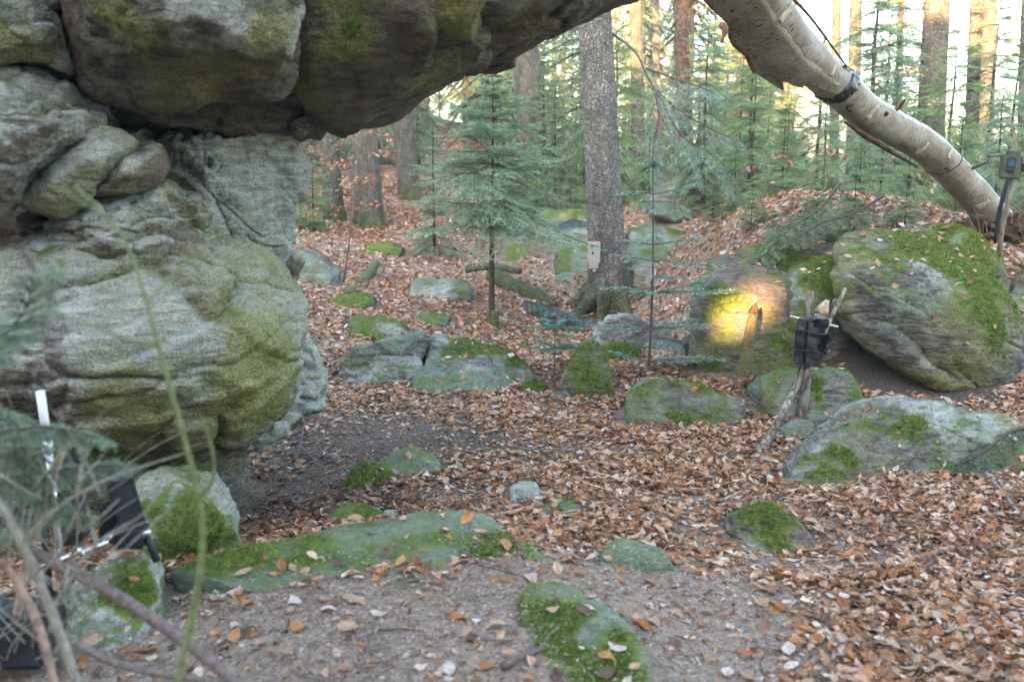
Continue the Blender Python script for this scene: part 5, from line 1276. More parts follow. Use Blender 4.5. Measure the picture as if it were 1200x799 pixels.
o = bm_obj('wrap_fold', wrapped(.12, .05, .06, 6, .02), M['black_plastic'], wrap); o.location = (.05, -.03, .11); o.rotation_euler = (.3, .2, .2)
o = bm_obj('wrap_fold', wrapped(.06, .10, .12, 9, .02), M['black_plastic'], wrap); o.location = (.07, -.02, -.02); o.rotation_euler = (0, .3, .5)
for k in range(2):
    r_ = .1; th = np.linspace(0, 2 * np.pi, 40)
    pth = np.stack([np.cos(th) * .088, np.sin(th) * .075, np.full(40, -.05 + .11 * k) + .008 * np.sin(th * 2 + k)], 1)
    v, f, _ = tube(pth, [.006], 5, cap=False, wob=.4); mb = MB(); mb.add(v, f); o = link('tape', mb.mesh('tape', M['black_plastic']), wrap); o.rotation_euler = (0, .05, .35)
v, f, _ = tube(np.array([P(926, 371, d0 - .05), P(982, 383, d0 - .02)]) - cb, [.008], 8); mb = MB(); mb.add(v, f); link('silver_rod', mb.mesh('silver_rod', M['silver']), wrap)
o = bm_obj('clamp', box_bm(.026, .026, .06, .003), M['silver'], wrap); o.location = P(957.5, 374, d0 - .06) - cb
# ------------------------------------------------------------------ camera box on the big spruce
cp = P(695.5, 296, D_SP - .23); cp[0] = P(695.5, 296, D_SP - .2)[0]
tc = empty('trail_camera', cp, label='small grey beige camera box strapped to the big spruce trunk', category='camera')
tc.rotation_euler = (0, 0, -.12)
S_ = D_SP / FPX
bm_obj('housing', box_bm(15 * S_, .07, 25 * S_, .008), M['grey_case'], tc)
o = bm_obj('lower_lip', box_bm(11 * S_, .06, 8 * S_, .006), M['grey_case'], tc); o.location = (0, -.002, -14.5 * S_)
o = bm_obj('peg', box_bm(4 * S_, .05, 4 * S_, .004), M['grey_case'], tc); o.location = (1 * S_, 0, -20 * S_)
o = bm_obj('lens', cyl_bm(.011, .012, 16, rot=Matrix.Rotation(math.pi / 2, 3, 'X')), M['black_plastic'], tc, True); o.location = (-1 * S_, -.038, 0)
o = bm_obj('sensor', box_bm(3.6 * S_, .012, 5 * S_, .004), M['black_matte'], tc); o.location = (-1.5 * S_, -.036, 6.5 * S_)
o = bm_obj('hood', box_bm(6 * S_, .022, 1.6 * S_, .002), M['grey_case'], tc); o.location = (0, -.04, 9.5 * S_)
o = bm_obj('side_latch', box_bm(.012, .03, .035, .003), M['black_matte'], tc); o.location = (7.9 * S_, 0, 2 * S_)
o = bm_obj('back_mount', box_bm(.06, .12, .09, .004), M['black_matte'], tc); o.location = (.01, .07, 0)
# ------------------------------------------------------------------ camera on a stick at the right edge
d0 = 6.9
cp = P(1184, 196, d0)
st_o = stick('support_stick', [(1170, 300, d0 + .1), (1176, 262, d0 + .06), (1184, 222, d0 + .06), (1190, 170, d0 + .08), (1185, 140, d0 + .1)], [.017, .016, .016, .011, .004], 'brown stick propping up the olive camera at the right edge', 'dead_wood', cat='stick')
stick('cross_stick', [(1157, 183, d0 + .08), (1180, 182, d0 + .08), (1206, 190, d0 + .08)], [.010, .012, .010], '', 'dead_wood', st_o)
tc = empty('trail_camera', cp, label='olive camera with bluish window fixed to a stick at the right edge', category='camera'); tc.rotation_euler = (0, .04, -.25)
S_ = d0 / FPX
bm_obj('housing', box_bm(23 * S_, .07, 28 * S_, .012), M['olive_case'], tc)
o = bm_obj('lens_window', box_bm(9 * S_, .016, 11 * S_, .006), M['lens'], tc); o.location = (-1 * S_, -.036, 4.5 * S_)
o = bm_obj('lens_frame', box_bm(11.5 * S_, .012, 13.5 * S_, .006), M['black_matte'], tc); o.location = (-1 * S_, -.034, 4.5 * S_)
o = bm_obj('sensor', box_bm(8 * S_, .014, 3.5 * S_, .004), M['black_plastic'], tc); o.location = (-1 * S_, -.036, -5 * S_)
o = bm_obj('top_cap', box_bm(15 * S_, .05, 6 * S_, .01), M['olive_case'], tc); o.location = (1 * S_, 0, 15.5 * S_)
o = bm_obj('strap_buckle', box_bm(6 * S_, .03, 9 * S_, .005), M['black_plastic'], tc); o.location = (12.5 * S_, -.01, 0)
o = bm_obj('mounting_arm', box_bm(.02, .09, .02, .003), M['black_matte'], tc); o.location = (0.01, .05, -.06)
v, f, _ = tube(resample(np.array([P(1182, 208, d0 - .02), P(1176, 230, d0), P(1170, 255, d0 + .02), P(1166, 285, d0 + .05)]), 12), [.01, .02, .018, .01], 7, wob=.3)
mb = MB(); mb.add(v - cp, f); o = link('dangling_strap', mb.mesh('dangling_strap', M['black_matte']), None, label='grey black strap hanging below the olive camera', category='strap'); o.location = Vector(cp)

# ------------------------------------------------------------------ lamp stand and flash half hidden at lower left
d0 = 2.75
ls = empty('light_stand', P(75, 700, d0), label='silver light stand behind the twigs at lower left', category='stand')
def pole(name, a, b_, r, mat, par, seg=16):
    v, f, _ = tube(np.array([a, (a + b_) / 2, b_]), r, seg); mb = MB(); mb.add(v - np.array(par.location), f); return link(name, mb.mesh(name, M[mat]), par)
pole('pole', P(78, 715, d0), P(56, 520, d0), [.0105], 'silver', ls)
pole('sleeve', P(55.5, 516, d0), P(47, 458, d0), [.0125], 'white_paint', ls)
pole('collar', P(56.5, 530, d0), P(55, 516, d0), [.016], 'silver', ls)
pole('arm', P(40, 668, d0 - .06), P(127, 634, d0 + .02), [.0075], 'silver', ls)
pole('arm_collar', P(93, 647.5, d0 - .01), P(99, 645, d0 - .005), [.017], 'silver', ls)
pole('thumb_screw', P(122, 636, d0 + .02), P(130, 627, d0 + .02), [.008], 'silver', ls)
pole('clamp', P(36, 670, d0 - .07), P(44, 667, d0 - .06), [.016], 'black_plastic', ls)
pole('leg', P(50, 560, d0 + .1), P(60, 740, d0 + .25), [.012], 'black_matte', ls)
fl = empty('flash_unit', P(150, 600, d0 + .15), label='slanted black flash unit with foot beside the silver stand', category='flash')
fr = Matrix.Rotation(-.22, 3, 'Y') @ Matrix.Rotation(.35, 3, 'Z')
o = bm_obj('head', box_bm(.075, .07, .20, .010), M['black_matte'], fl); o.rotation_euler = fr.to_euler(); o.location = P(146, 582, d0 + .15) - np.array(fl.location)
o = bm_obj('body', box_bm(.10, .085, .075, .012), M['black_matte'], fl); o.rotation_euler = (0, .18, .35); o.location = P(154, 625, d0 + .13) - np.array(fl.location)
o = bm_obj('body_side', box_bm(.05, .07, .12, .010), M['black_plastic'], fl); o.rotation_euler = (0, .1, .3); o.location = P(128, 612, d0 + .2) - np.array(fl.location)
o = bm_obj('lamp_window', box_bm(.055, .008, .035, .004), M['lens'], fl); o.rotation_euler = fr.to_euler(); o.location = P(141, 556, d0 + .11) - np.array(fl.location)
pole('foot', P(170, 625, d0 + .12), P(184, 657, d0 + .12), [.009, .013], 'black_matte', fl, 8)
pole('foot_clip', P(168, 627, d0 + .08), P(176, 622, d0 + .08), [.008], 'silver', fl, 8)
bg_ = empty('equipment_bag', P(20, 740, 2.5), label='dark blue black bag on the ground in the lower left corner', category='bag')
bm_obj('bag_body', wrapped(.24, .16, .14, 12, .015), M['black_matte'], bg_).location = (-.02, 0, .0)
mb = MB(); th = np.linspace(0, np.pi, 14); v, f, _ = tube(np.stack([np.cos(th) * .07, np.zeros(14), np.sin(th) * .05 + .06], 1), [.008], 6); mb.add(v, f); link('handle', mb.mesh('handle', M['black_plastic']), bg_)
bx = empty('battery_pack', P(82, 600, d0 + .25), label='black box with a short cylinder behind the silver stand', category='battery')
bm_obj('case', box_bm(.09, .08, .2, .01), M['black_matte'], bx)
o = bm_obj('cylinder', cyl_bm(.03, .12, 20), M['black_plastic'], bx, True); o.location = (.03, -.02, .12); o.rotation_euler = (0, .5, 0)

# ------------------------------------------------------------------ foreground branches
def fg(name, pts, rad, label, tint, cat='branch', sides=(), wob=.18, seg=9):
    pp = resample(np.array([P(*q) for q in pts]), 40); c = pp[0]
    o = empty(name, c, label=label, category=cat)
    v, f, _ = tube(pp, rad, seg, wob=wob, seed=pts[0][0] * .1); mb = MB(); mb.add(v - c, f, tint); link('stem', mb.mesh('stem', M['twig'], True, 'tint'), o)
    for sp_, r in sides:
        v, f, _ = tube(resample(np.array([P(*q) for q in sp_]), 24), r, 6, wob=wob); mb = MB(); mb.add(v - c, f, tint); link('side_twig', mb.mesh('side_twig', M['twig'], True, 'tint'), o)
    return o
fg('fallen_branch', [(-40, 600, 2.3), (20, 637, 2.2), (90, 672, 2.1), (160, 712, 2.0), (225, 758, 1.9), (300, 818, 1.8)], [.011, .014, .0145, .014, .012, .012], 'thick purplish brown branch lying diagonally across the lower left corner', (.19, .14, .125, 1))
fg('bare_shoot', [(200, 830, 1.5), (226, 720, 1.5), (237, 640, 1.5), (234, 585, 1.5), (215, 510, 1.5), (190, 420, 1.5), (172, 355, 1.5), (150, 290, 1.52), (120, 248, 1.54), (88, 218, 1.56)], [.0062, .0058, .005, .0045, .004, .0036, .003, .0025, .0022, .0016], 'slender greenish bare shoot rising in front of the huge boulder', (.20, .22, .09, 1), 'shoot',
   [([(235, 580, 1.5), (248, 565, 1.48), (250, 535, 1.46), (238, 490, 1.45)], [.004, .002]), ([(184, 405, 1.5), (150, 398, 1.5), (100, 378, 1.5), (40, 360, 1.5)], [.0026, .0014]), ([(172, 358, 1.5), (195, 330, 1.52), (240, 290, 1.55), (290, 250, 1.58), (340, 222, 1.6)], [.0026, .001]),
    ([(120, 248, 1.54), (90, 235, 1.54), (60, 215, 1.55)], [.0016, .0008])], .08)
fg('dead_branch', [(-20, 560, 1.75), (20, 625, 1.7), (60, 715, 1.66), (100, 830, 1.6)], [.006, .008, .009, .009], 'grey brown dead branch running down steeply in the lower left corner', (.27, .23, .18, 1), 'branch',
   [([(25, 640, 1.7), (60, 600, 1.72), (130, 560, 1.76), (220, 530, 1.82)], [.004, .0015]), ([(60, 715, 1.66), (110, 640, 1.7), (170, 600, 1.75), (190, 560, 1.78)], [.003, .001]), ([(40, 670, 1.68), (100, 690, 1.7), (150, 640, 1.7), (205, 590, 1.75)], [.003, .001])])
fg('dead_branch', [(72, 530, 2.2), (58, 570, 2.2), (45, 610, 2.2), (32, 660, 2.2), (20, 720, 2.2)], [.008, .010, .011, .010], 'pale tan broken branch standing beside the silver stand', (.42, .32, .24, 1), 'branch')
fg('dead_branch', [(0, 655, 1.9), (25, 690, 1.9), (48, 740, 1.85), (66, 810, 1.8)], [.006, .009, .009, .008], 'reddish peeling branch low in the lower left corner', (.33, .21, .15, 1), 'branch')
fg('dead_branch', [(60, 735, 2.2), (110, 765, 2.1), (165, 785, 2.0), (260, 800, 1.95)], [.010, .009, .007], 'low grey branch along the bottom edge at left', (.22, .17, .14, 1), 'branch')
trg = np.random.default_rng(77)
tw = empty('dead_twigs', P(60, 640, 1.9), label='tangle of thin bare grey twigs in the lower left corner', category='twigs')
c = np.array(tw.location)
for k in range(90):
    x0 = trg.uniform(-30, 120); y0 = trg.uniform(560, 800); a = trg.uniform(-2.6, -.3); l = trg.uniform(50, 170); d = trg.uniform(1.6, 2.4)
    p0 = P(x0, y0, d); p1 = P(x0 + l * math.cos(a) * .5 + trg.normal(0, 6), y0 + l * math.sin(a) * .45, d + trg.normal(0, .06)); p2 = P(x0 + l * math.cos(a), y0 + l * math.sin(a) * .8, d + trg.normal(0, .12))
    v, f, _ = tube(resample(np.array([p0, p1, p2]), 12), [trg.uniform(.0010, .0028), .0006], 5, wob=.2); g_ = trg.uniform(.7, 1.2)
    mb = MB(); mb.add(v - c, f, (.27 * g_, .235 * g_, .18 * g_, 1)); link('twig', mb.mesh('twig', M['twig'], True, 'tint'), tw)
# spruce sprays hanging in at the left edge
DK = dict(tint=(.12, .17, .09), tip=(.24, .31, .19))
def fspray(pts, label, seed, twl=.12):
    pp = np.array([P(*q) for q in pts]); o = empty('spruce_branch', pp[0], label=label, category='branch')
    bough(o, pp, DK, seed, twl, origin=pp[0], name='stem', ln=.016, w=.0024, sp=.010, r=.004, start=.05, droop=.4, nn=10)
fspray([(-60, 420, 2.0), (-10, 400, 2.0), (25, 370, 2.0), (40, 330, 2.0)], 'blurred spruce spray reaching up at the left edge of the huge boulder', 61)
fspray([(-60, 500, 2.1), (0, 505, 2.1), (50, 500, 2.1), (105, 510, 2.1)], 'spruce spray crossing the white sleeved pole at the left edge', 62)
fspray([(-50, 560, 2.2), (10, 560, 2.2), (70, 550, 2.2), (130, 545, 2.2)], 'spruce spray in front of the flash unit at lower left', 63, .14)
fspray([(-60, 460, 2.2), (-10, 480, 2.2), (30, 520, 2.2), (60, 580, 2.2)], 'dark spruce spray drooping behind the pale tan branch', 64, .14)
fspray([(-60, 620, 2.2), (0, 610, 2.2), (40, 590, 2.25), (90, 600, 2.3)], 'lowest spruce spray over the diagonal branch at the left edge', 65, .13)

# ------------------------------------------------------------------ litter: height field of ground and rocks
GX0, GX1, GY0, GY1, CS = -6.0, 9.0, 1.6, 20.0, .02
nxh, nyh = int((GX1 - GX0) / CS), int((GY1 - GY0) / CS)
xs = GX0 + (np.arange(nxh) + .5) * CS; ys = GY0 + (np.arange(nyh) + .5) * CS
HX, HY = np.meshgrid(xs[::4], ys[::4])
# ground mesh is sampled the way it was built, bilinear
def mesh_ground(x, y):
    i = np.clip(np.searchsorted(gx, x) - 1, 0, nx - 2); j = np.clip(np.searchsorted(gy, y) - 1, 0, ny - 2)
    Z = gzv.reshape(ny, nx); fx = (x - gx[i]) / (gx[i + 1] - gx[i]); fy = (y - gy[j]) / (gy[j + 1] - gy[j])
    return Z[j, i] * (1 - fx) * (1 - fy) + Z[j, i + 1] * fx * (1 - fy) + Z[j + 1, i] * (1 - fx) * fy + Z[j + 1, i + 1] * fx * fy
FX, FY = np.meshgrid(xs, ys)
HG = mesh_ground(FX.ravel(), FY.ravel()).reshape(nyh, nxh)
HR = np.full(HG.shape, -9.0)
for k, (o, V, F, mo, Nn, C) in enumerate(ROCKS):
    if k < 16 or o.name.startswith('overhang'): continue
    T = V[F]; pts = np.concatenate([V, T.mean(1), (T[:, 0] + T[:, 1]) / 2, (T[:, 1] + T[:, 2]) / 2])
    i = ((pts[:, 0] - GX0) / CS).astype(int); j = ((pts[:, 1] - GY0) / CS).astype(int)
    ok = (i >= 0) & (i < nxh) & (j >= 0) & (j < nyh)
    np.maximum.at(HR, (j[ok], i[ok]), pts[ok, 2])
for it in range(2):                                              # close single-cell holes
    m = HR < -5; nb = np.maximum.reduce([np.roll(HR, s, a) for s in (1, -1) for a in (0, 1)]); HR = np.where(m & (nb > HG), np.maximum(nb - .02, HR), HR)
onrock = HR > HG + .004
H = np.maximum(HG, HR)
gyv, gxv = np.gradient(H, CS)

def ell(x, y, px, py, rx, ry):
    g = G(px, py); return np.exp(-(((x - g[0]) / rx) ** 2 + ((y - g[1]) / ry) ** 2) ** 1.5)
def leaf_density(x, y):
    z = np.zeros(len(x)); q = np.stack([x, y, z], 1)
    d = np.ones(len(x))
    for px, py, rx, ry, s in [(450, 510, .75, .8, .95), (560, 520, .5, .3, .6), (400, 560, .5, .4, .5), (620, 600, .6, .35, .6), (640, 530, .6, .3, .55), (330, 600, .45, .5, .72), (350, 740, 1.1, .55, .95), (560, 720, .8, .5, .95), (230, 770, .5, .4, .75),
                              (700, 690, .6, .4, .9), (790, 680, .5, .35, .8), (830, 760, .45, .35, .75), (900, 640, .3, .25, .6), (860, 690, .35, .3, .6), (700, 760, .6, .4, .7), (1080, 700, .5, .2, .3), (330, 520, .4, .5, .5)]:
        d *= 1 - s * ell(x, y, px, py, rx, ry)
    d *= .35 + .9 * sstep(-.55, .1, fbm(q * 1.8 + 11, 3))
    return np.clip(d, .035, 1)

BROWN = np.array([(.50, .33, .22), (.46, .28, .17), (.58, .43, .33), (.40, .19, .085), (.37, .145, .05), (.27, .125, .065), (.15, .085, .055), (.64, .52, .43), (.48, .23, .09)])
WGT = np.array([.18, .17, .14, .12, .08, .10, .08, .07, .06])
def leaf_template(k, fine):
    r_ = np.random.default_rng(k)
    us = [0, .22, .5, .78, 1] if fine else [0, .45, 1]
    hw = [0, .24, .31, .19, 0] if fine else [0, .31, 0]
    fold = r_.uniform(-.55, .75); curl = r_.uniform(-1.3, 1.5); tw = r_.uniform(-1.3, 1.3)
    V = []
    for u, h in zip(us, hw):
        z = curl * (u - .5) ** 2 * .55; a = tw * (u - .5)
        if h == 0: V.append((u - .5, 0, z))
        else:
            for s in (-1, 0, 1): V.append((u - .5, s * h * math.cos(a), z + abs(s) * h * fold + s * h * math.sin(a)))
    if fine: F = [(0, 2, 1), (0, 3, 2), (1, 2, 5), (1, 5, 4), (2, 3, 6), (2, 6, 5), (4, 5, 8), (4, 8, 7), (5, 6, 9), (5, 9, 8), (7, 8, 10), (8, 9, 10)]
    else: F = [(0, 2, 1), (0, 3, 2), (1, 2, 4), (2, 3, 4)]
    return np.array(V), np.array(F)
TF = [leaf_template(k, True) for k in range(8)]; TC = [leaf_template(k, False) for k in range(8)]

def scatter(n_per, y0, y1, seed, margin=130):
    rg = np.random.default_rng(seed)
    xw = lambda y: ((600 + margin) / FPX) * y + .95
    n = int(n_per * (xw((y0 + y1) / 2) * 2) * (y1 - y0))
    y = np.sqrt(rg.uniform(y0 ** 2, y1 ** 2, n)); x = rg.uniform(-1, 1, n) * xw(y)
    ok = (x > GX0 + .05) & (x < GX1 - .05) & (y > GY0 + .03) & (y < GY1 - .05); x, y = x[ok], y[ok]
    i = ((x - GX0) / CS).astype(int); j = ((y - GY0) / CS).astype(int)
    return rg, x, y, i, j
LV = []
for n_per, y0, y1, seed, fine, big_ in [(2700, 1.7, 3.4, 1, True, 1.), (2400, 3.4, 7.2, 2, False, 1.), (1150, 7.2, 11, 3, False, 1.12), (330, 11, 19.5, 4, False, 1.45)]:
    rg, x, y, i, j = scatter(n_per, y0, y1, seed)
    sl = np.hypot(gxv[j, i], gyv[j, i]); rk = onrock[j, i]; hgt = H[j, i] - HG[j, i]
    p = leaf_density(x, y) * np.where(sl > 1.3, .05, np.where(sl > .8, .5, 1))
    p = np.where(rk, np.where(hgt < .02, p * .16, .035 + .25 * (hgt > .95)) * np.where(sl > .7, .15, 1), p)
    # the litter lies thick on the bank of the outcrop
    bank = (y > 7.0) & (x > .8)
    p = np.where(bank & ~rk & (sl < 1.6), np.maximum(p, .75), p)
    keep = rg.random(len(x)) < p
    x, y, i, j = x[keep], y[keep], i[keep], j[keep]; n = len(x)
    nz = np.stack([-np.clip(gxv[j, i], -1.2, 1.2), -np.clip(gyv[j, i], -1.2, 1.2), np.ones(n)], 1)
    dn = leaf_density(x, y)
    nz = unit_rows(unit_rows(nz) + rg.normal(0, 1, (n, 3)) * (.10 + .28 * dn)[:, None])
    a = rg.normal(size=(n, 3)); X = unit_rows(a - nz * (a * nz).sum(1, keepdims=True)); Y = np.cross(nz, X)
    L = rg.choice([1, 1, 1, .62], n) * rg.uniform(.034, .073, n) * big_
    pos = np.stack([x, y, H[j, i] + .006 + rg.random(n) ** 1.5 * .03 * dn], 1)
    ci = rg.choice(len(BROWN), n, p=WGT / WGT.sum()); Cc = BROWN[ci] * rg.uniform(.85, 1.3, (n, 1)) * np.array([1.06, 1.0, .94])
    leaf_dark = (ell(x, y, 330, 595, .55, .6) + .6 * ell(x, y, 420, 600, .5, .3))[:, None]
    Cc = Cc * (1 - .62 * np.clip(leaf_dark, 0, 1))                         # leaves darker in the hollow by the arch
    LV.append((pos, X, Y, nz, L, Cc, rg.integers(0, 8, n), fine, ci))
# the leaves that show largest are single pieces of the forest floor
cand = []
for s_, (pos, X, Y, nz, L, Cc, tk, fine, ci) in enumerate(LV[:2]):
    px, py, f_ = project(pos); vis = (px > 5) & (px < 1195) & (py > 0) & (py < 795)
    sz = np.where(vis, L / f_, 0)
    for k in np.argsort(-sz)[:300]: cand.append((sz[k], s_, k))
cand.sort(reverse=True); cand = cand[:290]
single = [set(), set(), set(), set()]
for _, s_, k in cand: single[s_].add(k)
lm = {}
def leaf_mesh(t, c):
    if (t, c) not in lm:
        V, F = TF[t]; lm[(t, c)] = mesh_np('leaf', V, F, M['leaf'], False, {'tint': np.tile(BROWN[c], (len(V), 1))})
    return lm[(t, c)]
for _, s_, k in cand:
    pos, X, Y, nz, L, Cc, tk, fine, ci = LV[s_]
    o = link('leaf', leaf_mesh(int(tk[k]), int(ci[k])), floor)
    R3 = Matrix((tuple(X[k]), tuple(Y[k]), tuple(nz[k]))).transposed()
    o.matrix_local = Matrix.Translation(Vector(pos[k])) @ R3.to_4x4() @ Matrix.Scale(float(L[k]), 4)
allV, allF, allC, base_ = [], [], [], 0
for s_, (pos, X, Y, nz, L, Cc, tk, fine, ci) in enumerate(LV):
    msk = np.ones(len(pos), bool); msk[list(single[s_])] = False; wid = rng.uniform(.62, 1.12, len(pos))
    for t in range(8):
        w_ = np.nonzero(msk & (tk == t))[0]
        V, F = (TF if fine else TC)[t]
        Q = pos[w_][:, None] + L[w_][:, None, None] * (V[None, :, 0:1] * X[w_][:, None] + V[None, :, 1:2] * Y[w_][:, None] * wid[w_][:, None, None] + V[None, :, 2:3] * nz[w_][:, None])
        allV.append(Q.reshape(-1, 3)); allF.append((F[None] + base_ + np.arange(len(w_))[:, None, None] * len(V)).reshape(-1, 3)); allC.append(np.repeat(Cc[w_], len(V), axis=0))
        base_ += len(w_) * len(V)
ll = link('leaf_litter', mesh_np('leaf_litter', np.concatenate(allV), np.concatenate(allF), M['leaf'], False, {'tint': np.concatenate(allC)}), floor, kind='stuff')
print('leaves', sum(len(q[0]) for q in LV), 'tris', sum(len(f) for f in allF))
# needles, crumbs and twigs where the leaves are thin
nV, nC = [], []
for n_per, y0, y1, seed in [(9000, 1.8, 3.9, 11), (5200, 3.9, 6.5, 12)]:
    rg, x, y, i, j = scatter(n_per, y0, y1, seed, 60)
    sl = np.hypot(gxv[j, i], gyv[j, i]); rk = onrock[j, i] & (H[j, i] > HG[j, i] + .05)
    p = np.where(rk, .06, 1) * (sl < 1) * (1 - .8 * leaf_density(x, y)) * (.35 + .65 * sstep(-.3, .3, fbm(np.stack([x, y, x * 0], 1) * 3, 3)))
    k = rg.random(len(x)) < p; x, y, i, j = x[k], y[k], i[k], j[k]; n = len(x)
    a = rg.uniform(0, 6.283, n); l = rg.uniform(.009, .022, n); w_ = np.where(rg.random(n) < .14, .005, .0019) 
    dirn = np.stack([np.cos(a), np.sin(a), rg.normal(0, .25, n)], 1); sd = np.stack([-np.sin(a), np.cos(a), rg.normal(0, .3, n)], 1)
    c = np.stack([x, y, H[j, i] + .004 + rg.random(n) * .006], 1)
    nV.append(np.stack([c - dirn * l[:, None] * .5 - sd * w_[:, None] * .5, c - dirn * l[:, None] * .5 + sd * w_[:, None] * .5, c + dirn * l[:, None] * .5], 1).reshape(-1, 3))
    b_ = np.array([(.46, .34, .26), (.60, .48, .40), (.30, .20, .145), (.72, .62, .54), (.10, .07, .05)])[rg.choice(5, n, p=[.33, .25, .22, .08, .12])]
    nC.append(np.repeat(b_ * rg.uniform(.8, 1.2, (n, 1)), 3, axis=0))
for n_per, y0, y1, seed in [(3800, 1.8, 4.2, 21), (2600, 4.2, 7.0, 22)]:
    rg, x, y, i, j = scatter(n_per, y0, y1, seed, 60)
    sl = np.hypot(gxv[j, i], gyv[j, i]); rk = onrock[j, i] & (H[j, i] > HG[j, i] + .05)
    k = rg.random(len(x)) < np.where(onrock[j, i], .03, 1) * (sl < 1.2) * np.clip(leaf_density(x, y) + .12, 0, 1); x, y, i, j = x[k], y[k], i[k], j[k]; n = len(x)
    a = rg.uniform(0, 6.283, n); l = rg.uniform(.010, .032, n); w_ = l * rg.uniform(.3, .9, n)
    dirn = np.stack([np.cos(a), np.sin(a), rg.normal(0, .3, n)], 1); sd = np.stack([-np.sin(a), np.cos(a), rg.normal(0, .35, n)], 1)
    c = np.stack([x, y, H[j, i] + .006 + rg.random(n) * .03 * leaf_density(x, y)], 1)
    nV.append(np.stack([c - dirn * l[:, None] * .5 - sd * w_[:, None] * .5, c - dirn * l[:, None] * .5 + sd * w_[:, None] * .5, c + dirn * l[:, None] * .5], 1).reshape(-1, 3))
    nC.append(np.repeat(BROWN[rg.choice(len(BROWN), n, p=[.1, .12, .06, .14, .12, .18, .18, .04, .06])] * rg.uniform(.6, 1.2, (n, 1)), 3, axis=0))
V = np.concatenate(nV)
link('needle_litter', mesh_np('needle_litter', V, np.arange(len(V)).reshape(-1, 3), M['litter'], False, {'tint': np.concatenate(nC)}), floor, kind='stuff')
print('litter', len(V) // 3)
rg, x, y, i, j = scatter(16, 1.9, 9.5, 13, 60)
mb = MB()
for k in range(len(x)):
    a = rg.uniform(0, 6.28); l = rg.uniform(.05, .22); c = np.array([x[k], y[k], H[j[k], i[k]] + .012])
    if np.hypot(gxv[j[k], i[k]], gyv[j[k], i[k]]) > .8: continue
    dv = np.array([math.cos(a), math.sin(a), rg.normal(0, .06)]) * l
    v, f, _ = tube(np.array([c - dv / 2, c + rg.normal(0, .012, 3), c + dv / 2]), [rg.uniform(.0015, .0045), .001], 4, cap=False); g_ = rg.uniform(.6, 1.5)
    mb.add(v, f, (.17 * g_, .135 * g_, .115 * g_, 1))
link('twig_litter', mb.mesh('twig_litter', M['twig'], True, 'tint'), floor, kind='stuff')
rg, x, y, i, j = scatter(60, 1.9, 7.5, 14, 60)
pd_ = leaf_density(x, y)
mb = MB(); pv_, pf_ = ico(1)
for k in range(len(x)):
    if onrock[j[k], i[k]] or np.hypot(gxv[j[k], i[k]], gyv[j[k], i[k]]) > .8 or rg.random() < pd_[k] * .8: continue
    c = np.array([x[k], y[k], H[j[k], i[k]] + .002]); sz = rg.uniform(.004, .011) * (1 + 2 * (rg.random() < .06)); g_ = rg.uniform(.6, 1.5)
    mb.add(pv_ * sz * rg.uniform(.6, 1.3, 3) * (1 + rg.normal(0, .12, (len(pv_), 1))) + c, pf_, np.array([.22, .19, .165, 1]) * g_ if rg.random() < .6 else np.array([.12, .08, .055, 1]) * g_)
link('pebble_litter', mb.mesh('pebble_litter', M['twig'], True, 'tint'), floor, kind='stuff')
# fallen cone
g_ = G(479, 605); mb = MB(); Dv, Df = ico(3)
co = empty('fir_cone', g_ + np.array([0, 0, .018]), label='brown fallen cone lying before the broad foreground slab', category='cone'); co.rotation_euler = (0, 0, .25)
v, f = ico(4); link('core', mesh_np('core', v * np.array([.04, .014, .014]), f, M['cone']), co)
mb = MB()
for k in range(70):
    t = k / 70; a = k * 2.4; rr = .016 * math.sin(math.pi * (.12 + .8 * t)) + .003; c = np.array([-.042 + .084 * t, math.cos(a) * rr, math.sin(a) * rr])
    n_ = np.array([.6, math.cos(a), math.sin(a)]) * .008; s_ = np.array([0, -math.sin(a), math.cos(a)]) * .006
    mb.add(np.array([c - s_, c + s_, c + n_ + s_ * .6, c + n_ - s_ * .6]), np.array([[0, 1, 2, 3]]))
sc_ = link('scales', mb.mesh('scales', M['cone'], False), co)

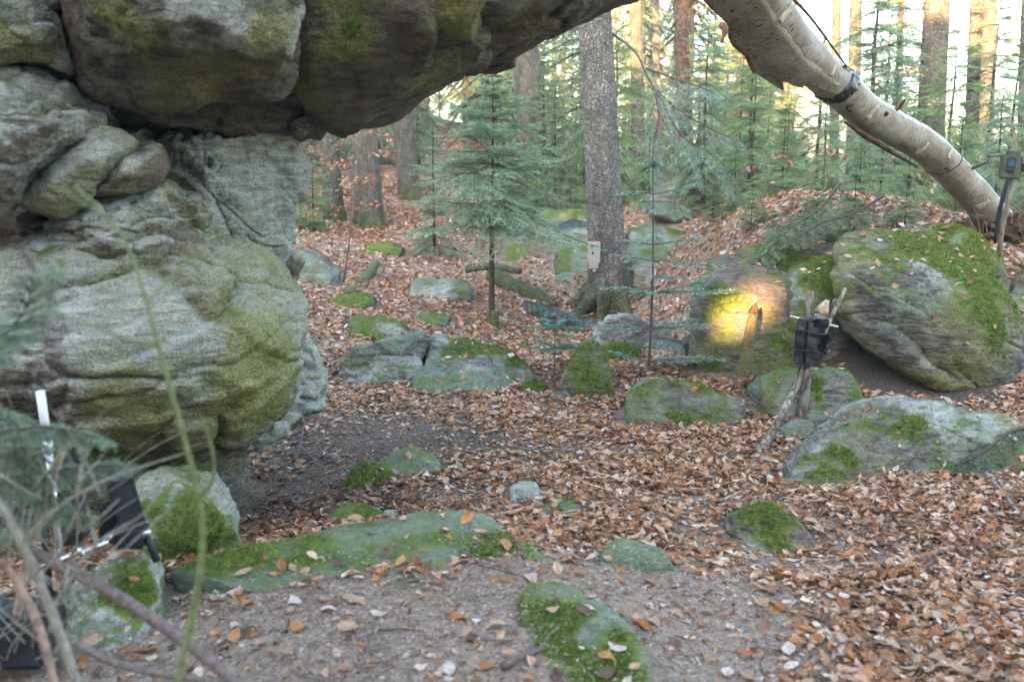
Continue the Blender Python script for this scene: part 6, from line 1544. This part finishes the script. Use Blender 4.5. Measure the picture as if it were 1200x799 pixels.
# ------------------------------------------------------------------ moss tufts
for k, (o, V, F, mo, Nn, C) in enumerate(ROCKS):
    dist = C[1]
    if dist > 8.2: continue
    rg = np.random.default_rng(k)
    T = V[F]; mf = mo[F].mean(1); nn = np.cross(T[:, 1] - T[:, 0], T[:, 2] - T[:, 0]); ar = np.linalg.norm(nn, axis=1) / 2; nn /= ar[:, None] * 2 + 1e-12
    face = ((CAM - T.mean(1)) * nn).sum(1) > -.15 * np.linalg.norm(CAM - T.mean(1), axis=1)
    wgt = ar * sstep(.46, .72, mf) * face
    tot = wgt.sum()
    if tot < 2e-4: continue
    dens = 42000 * min(1, (3.2 / max(dist, 2.4)) ** 1.6)
    n = int(min(26000, tot * dens))
    if n < 20: continue
    f_ = rg.choice(len(F), n, p=wgt / tot); r1 = np.sqrt(rg.random(n))[:, None]; r2 = rg.random(n)[:, None]
    p = T[f_, 0] * (1 - r1) + T[f_, 1] * r1 * (1 - r2) + T[f_, 2] * r1 * r2
    s = 1 if dist < 4 else 1.35
    dirn = unit_rows(nn[f_] + np.array([0, 0, .35]) + rg.normal(0, .55, (n, 3))); l = rg.uniform(.006, .016, (n, 1)) * s
    sd = unit_rows(np.cross(dirn, rg.normal(size=(n, 3)))) * rg.uniform(.0018, .0035, (n, 1)) * s
    Q = np.stack([p - sd - nn[f_] * .003, p + sd - nn[f_] * .003, p + dirn * l], 1).reshape(-1, 3) - C
    cc = np.array([(.10, .15, .022), (.16, .225, .04), (.22, .28, .065), (.19, .155, .06)])[rg.choice(4, n, p=[.35, .35, .18, .12])] * rg.uniform(.75, 1.25, (n, 1))
    cc = np.repeat(cc, 3, axis=0); cc[2::3] *= 1.3
    m_ = link('moss', mesh_np('moss', Q, np.arange(3 * n).reshape(-1, 3), M['moss'], False, {'tint': cc}), o); m_['kind'] = 'stuff'
tris = sum(len(me.polygons) for me in bpy.data.meshes); print('unique faces', tris)

# ------------------------------------------------------------------ thin forest haze
hz = bpy.data.materials.new('haze'); hz.use_nodes = True; nt = hz.node_tree
nt.nodes.remove(nt.nodes['Principled BSDF'])
pv = nt.nodes.new('ShaderNodeVolumePrincipled'); pv.inputs['Color'].default_value = (.78, .90, 1, 1); pv.inputs['Density'].default_value = HAZE; pv.inputs['Anisotropy'].default_value = .3
nt.links.new(pv.outputs[0], nt.nodes['Material Output'].inputs['Volume'])
zlo = float(gV[:, 2].min()) - 1.0
bm = bmesh.new(); bmesh.ops.create_cube(bm, size=1.0); bmesh.ops.scale(bm, vec=(200, 232, 34 - zlo), verts=bm.verts); bmesh.ops.translate(bm, vec=(0, 75, (34 + zlo) / 2), verts=bm.verts)
bm_obj('haze', bm, hz, None, False, kind='stuff')
sc.cycles.volume_bounces = 1
sc.cycles.volume_step_rate = 5
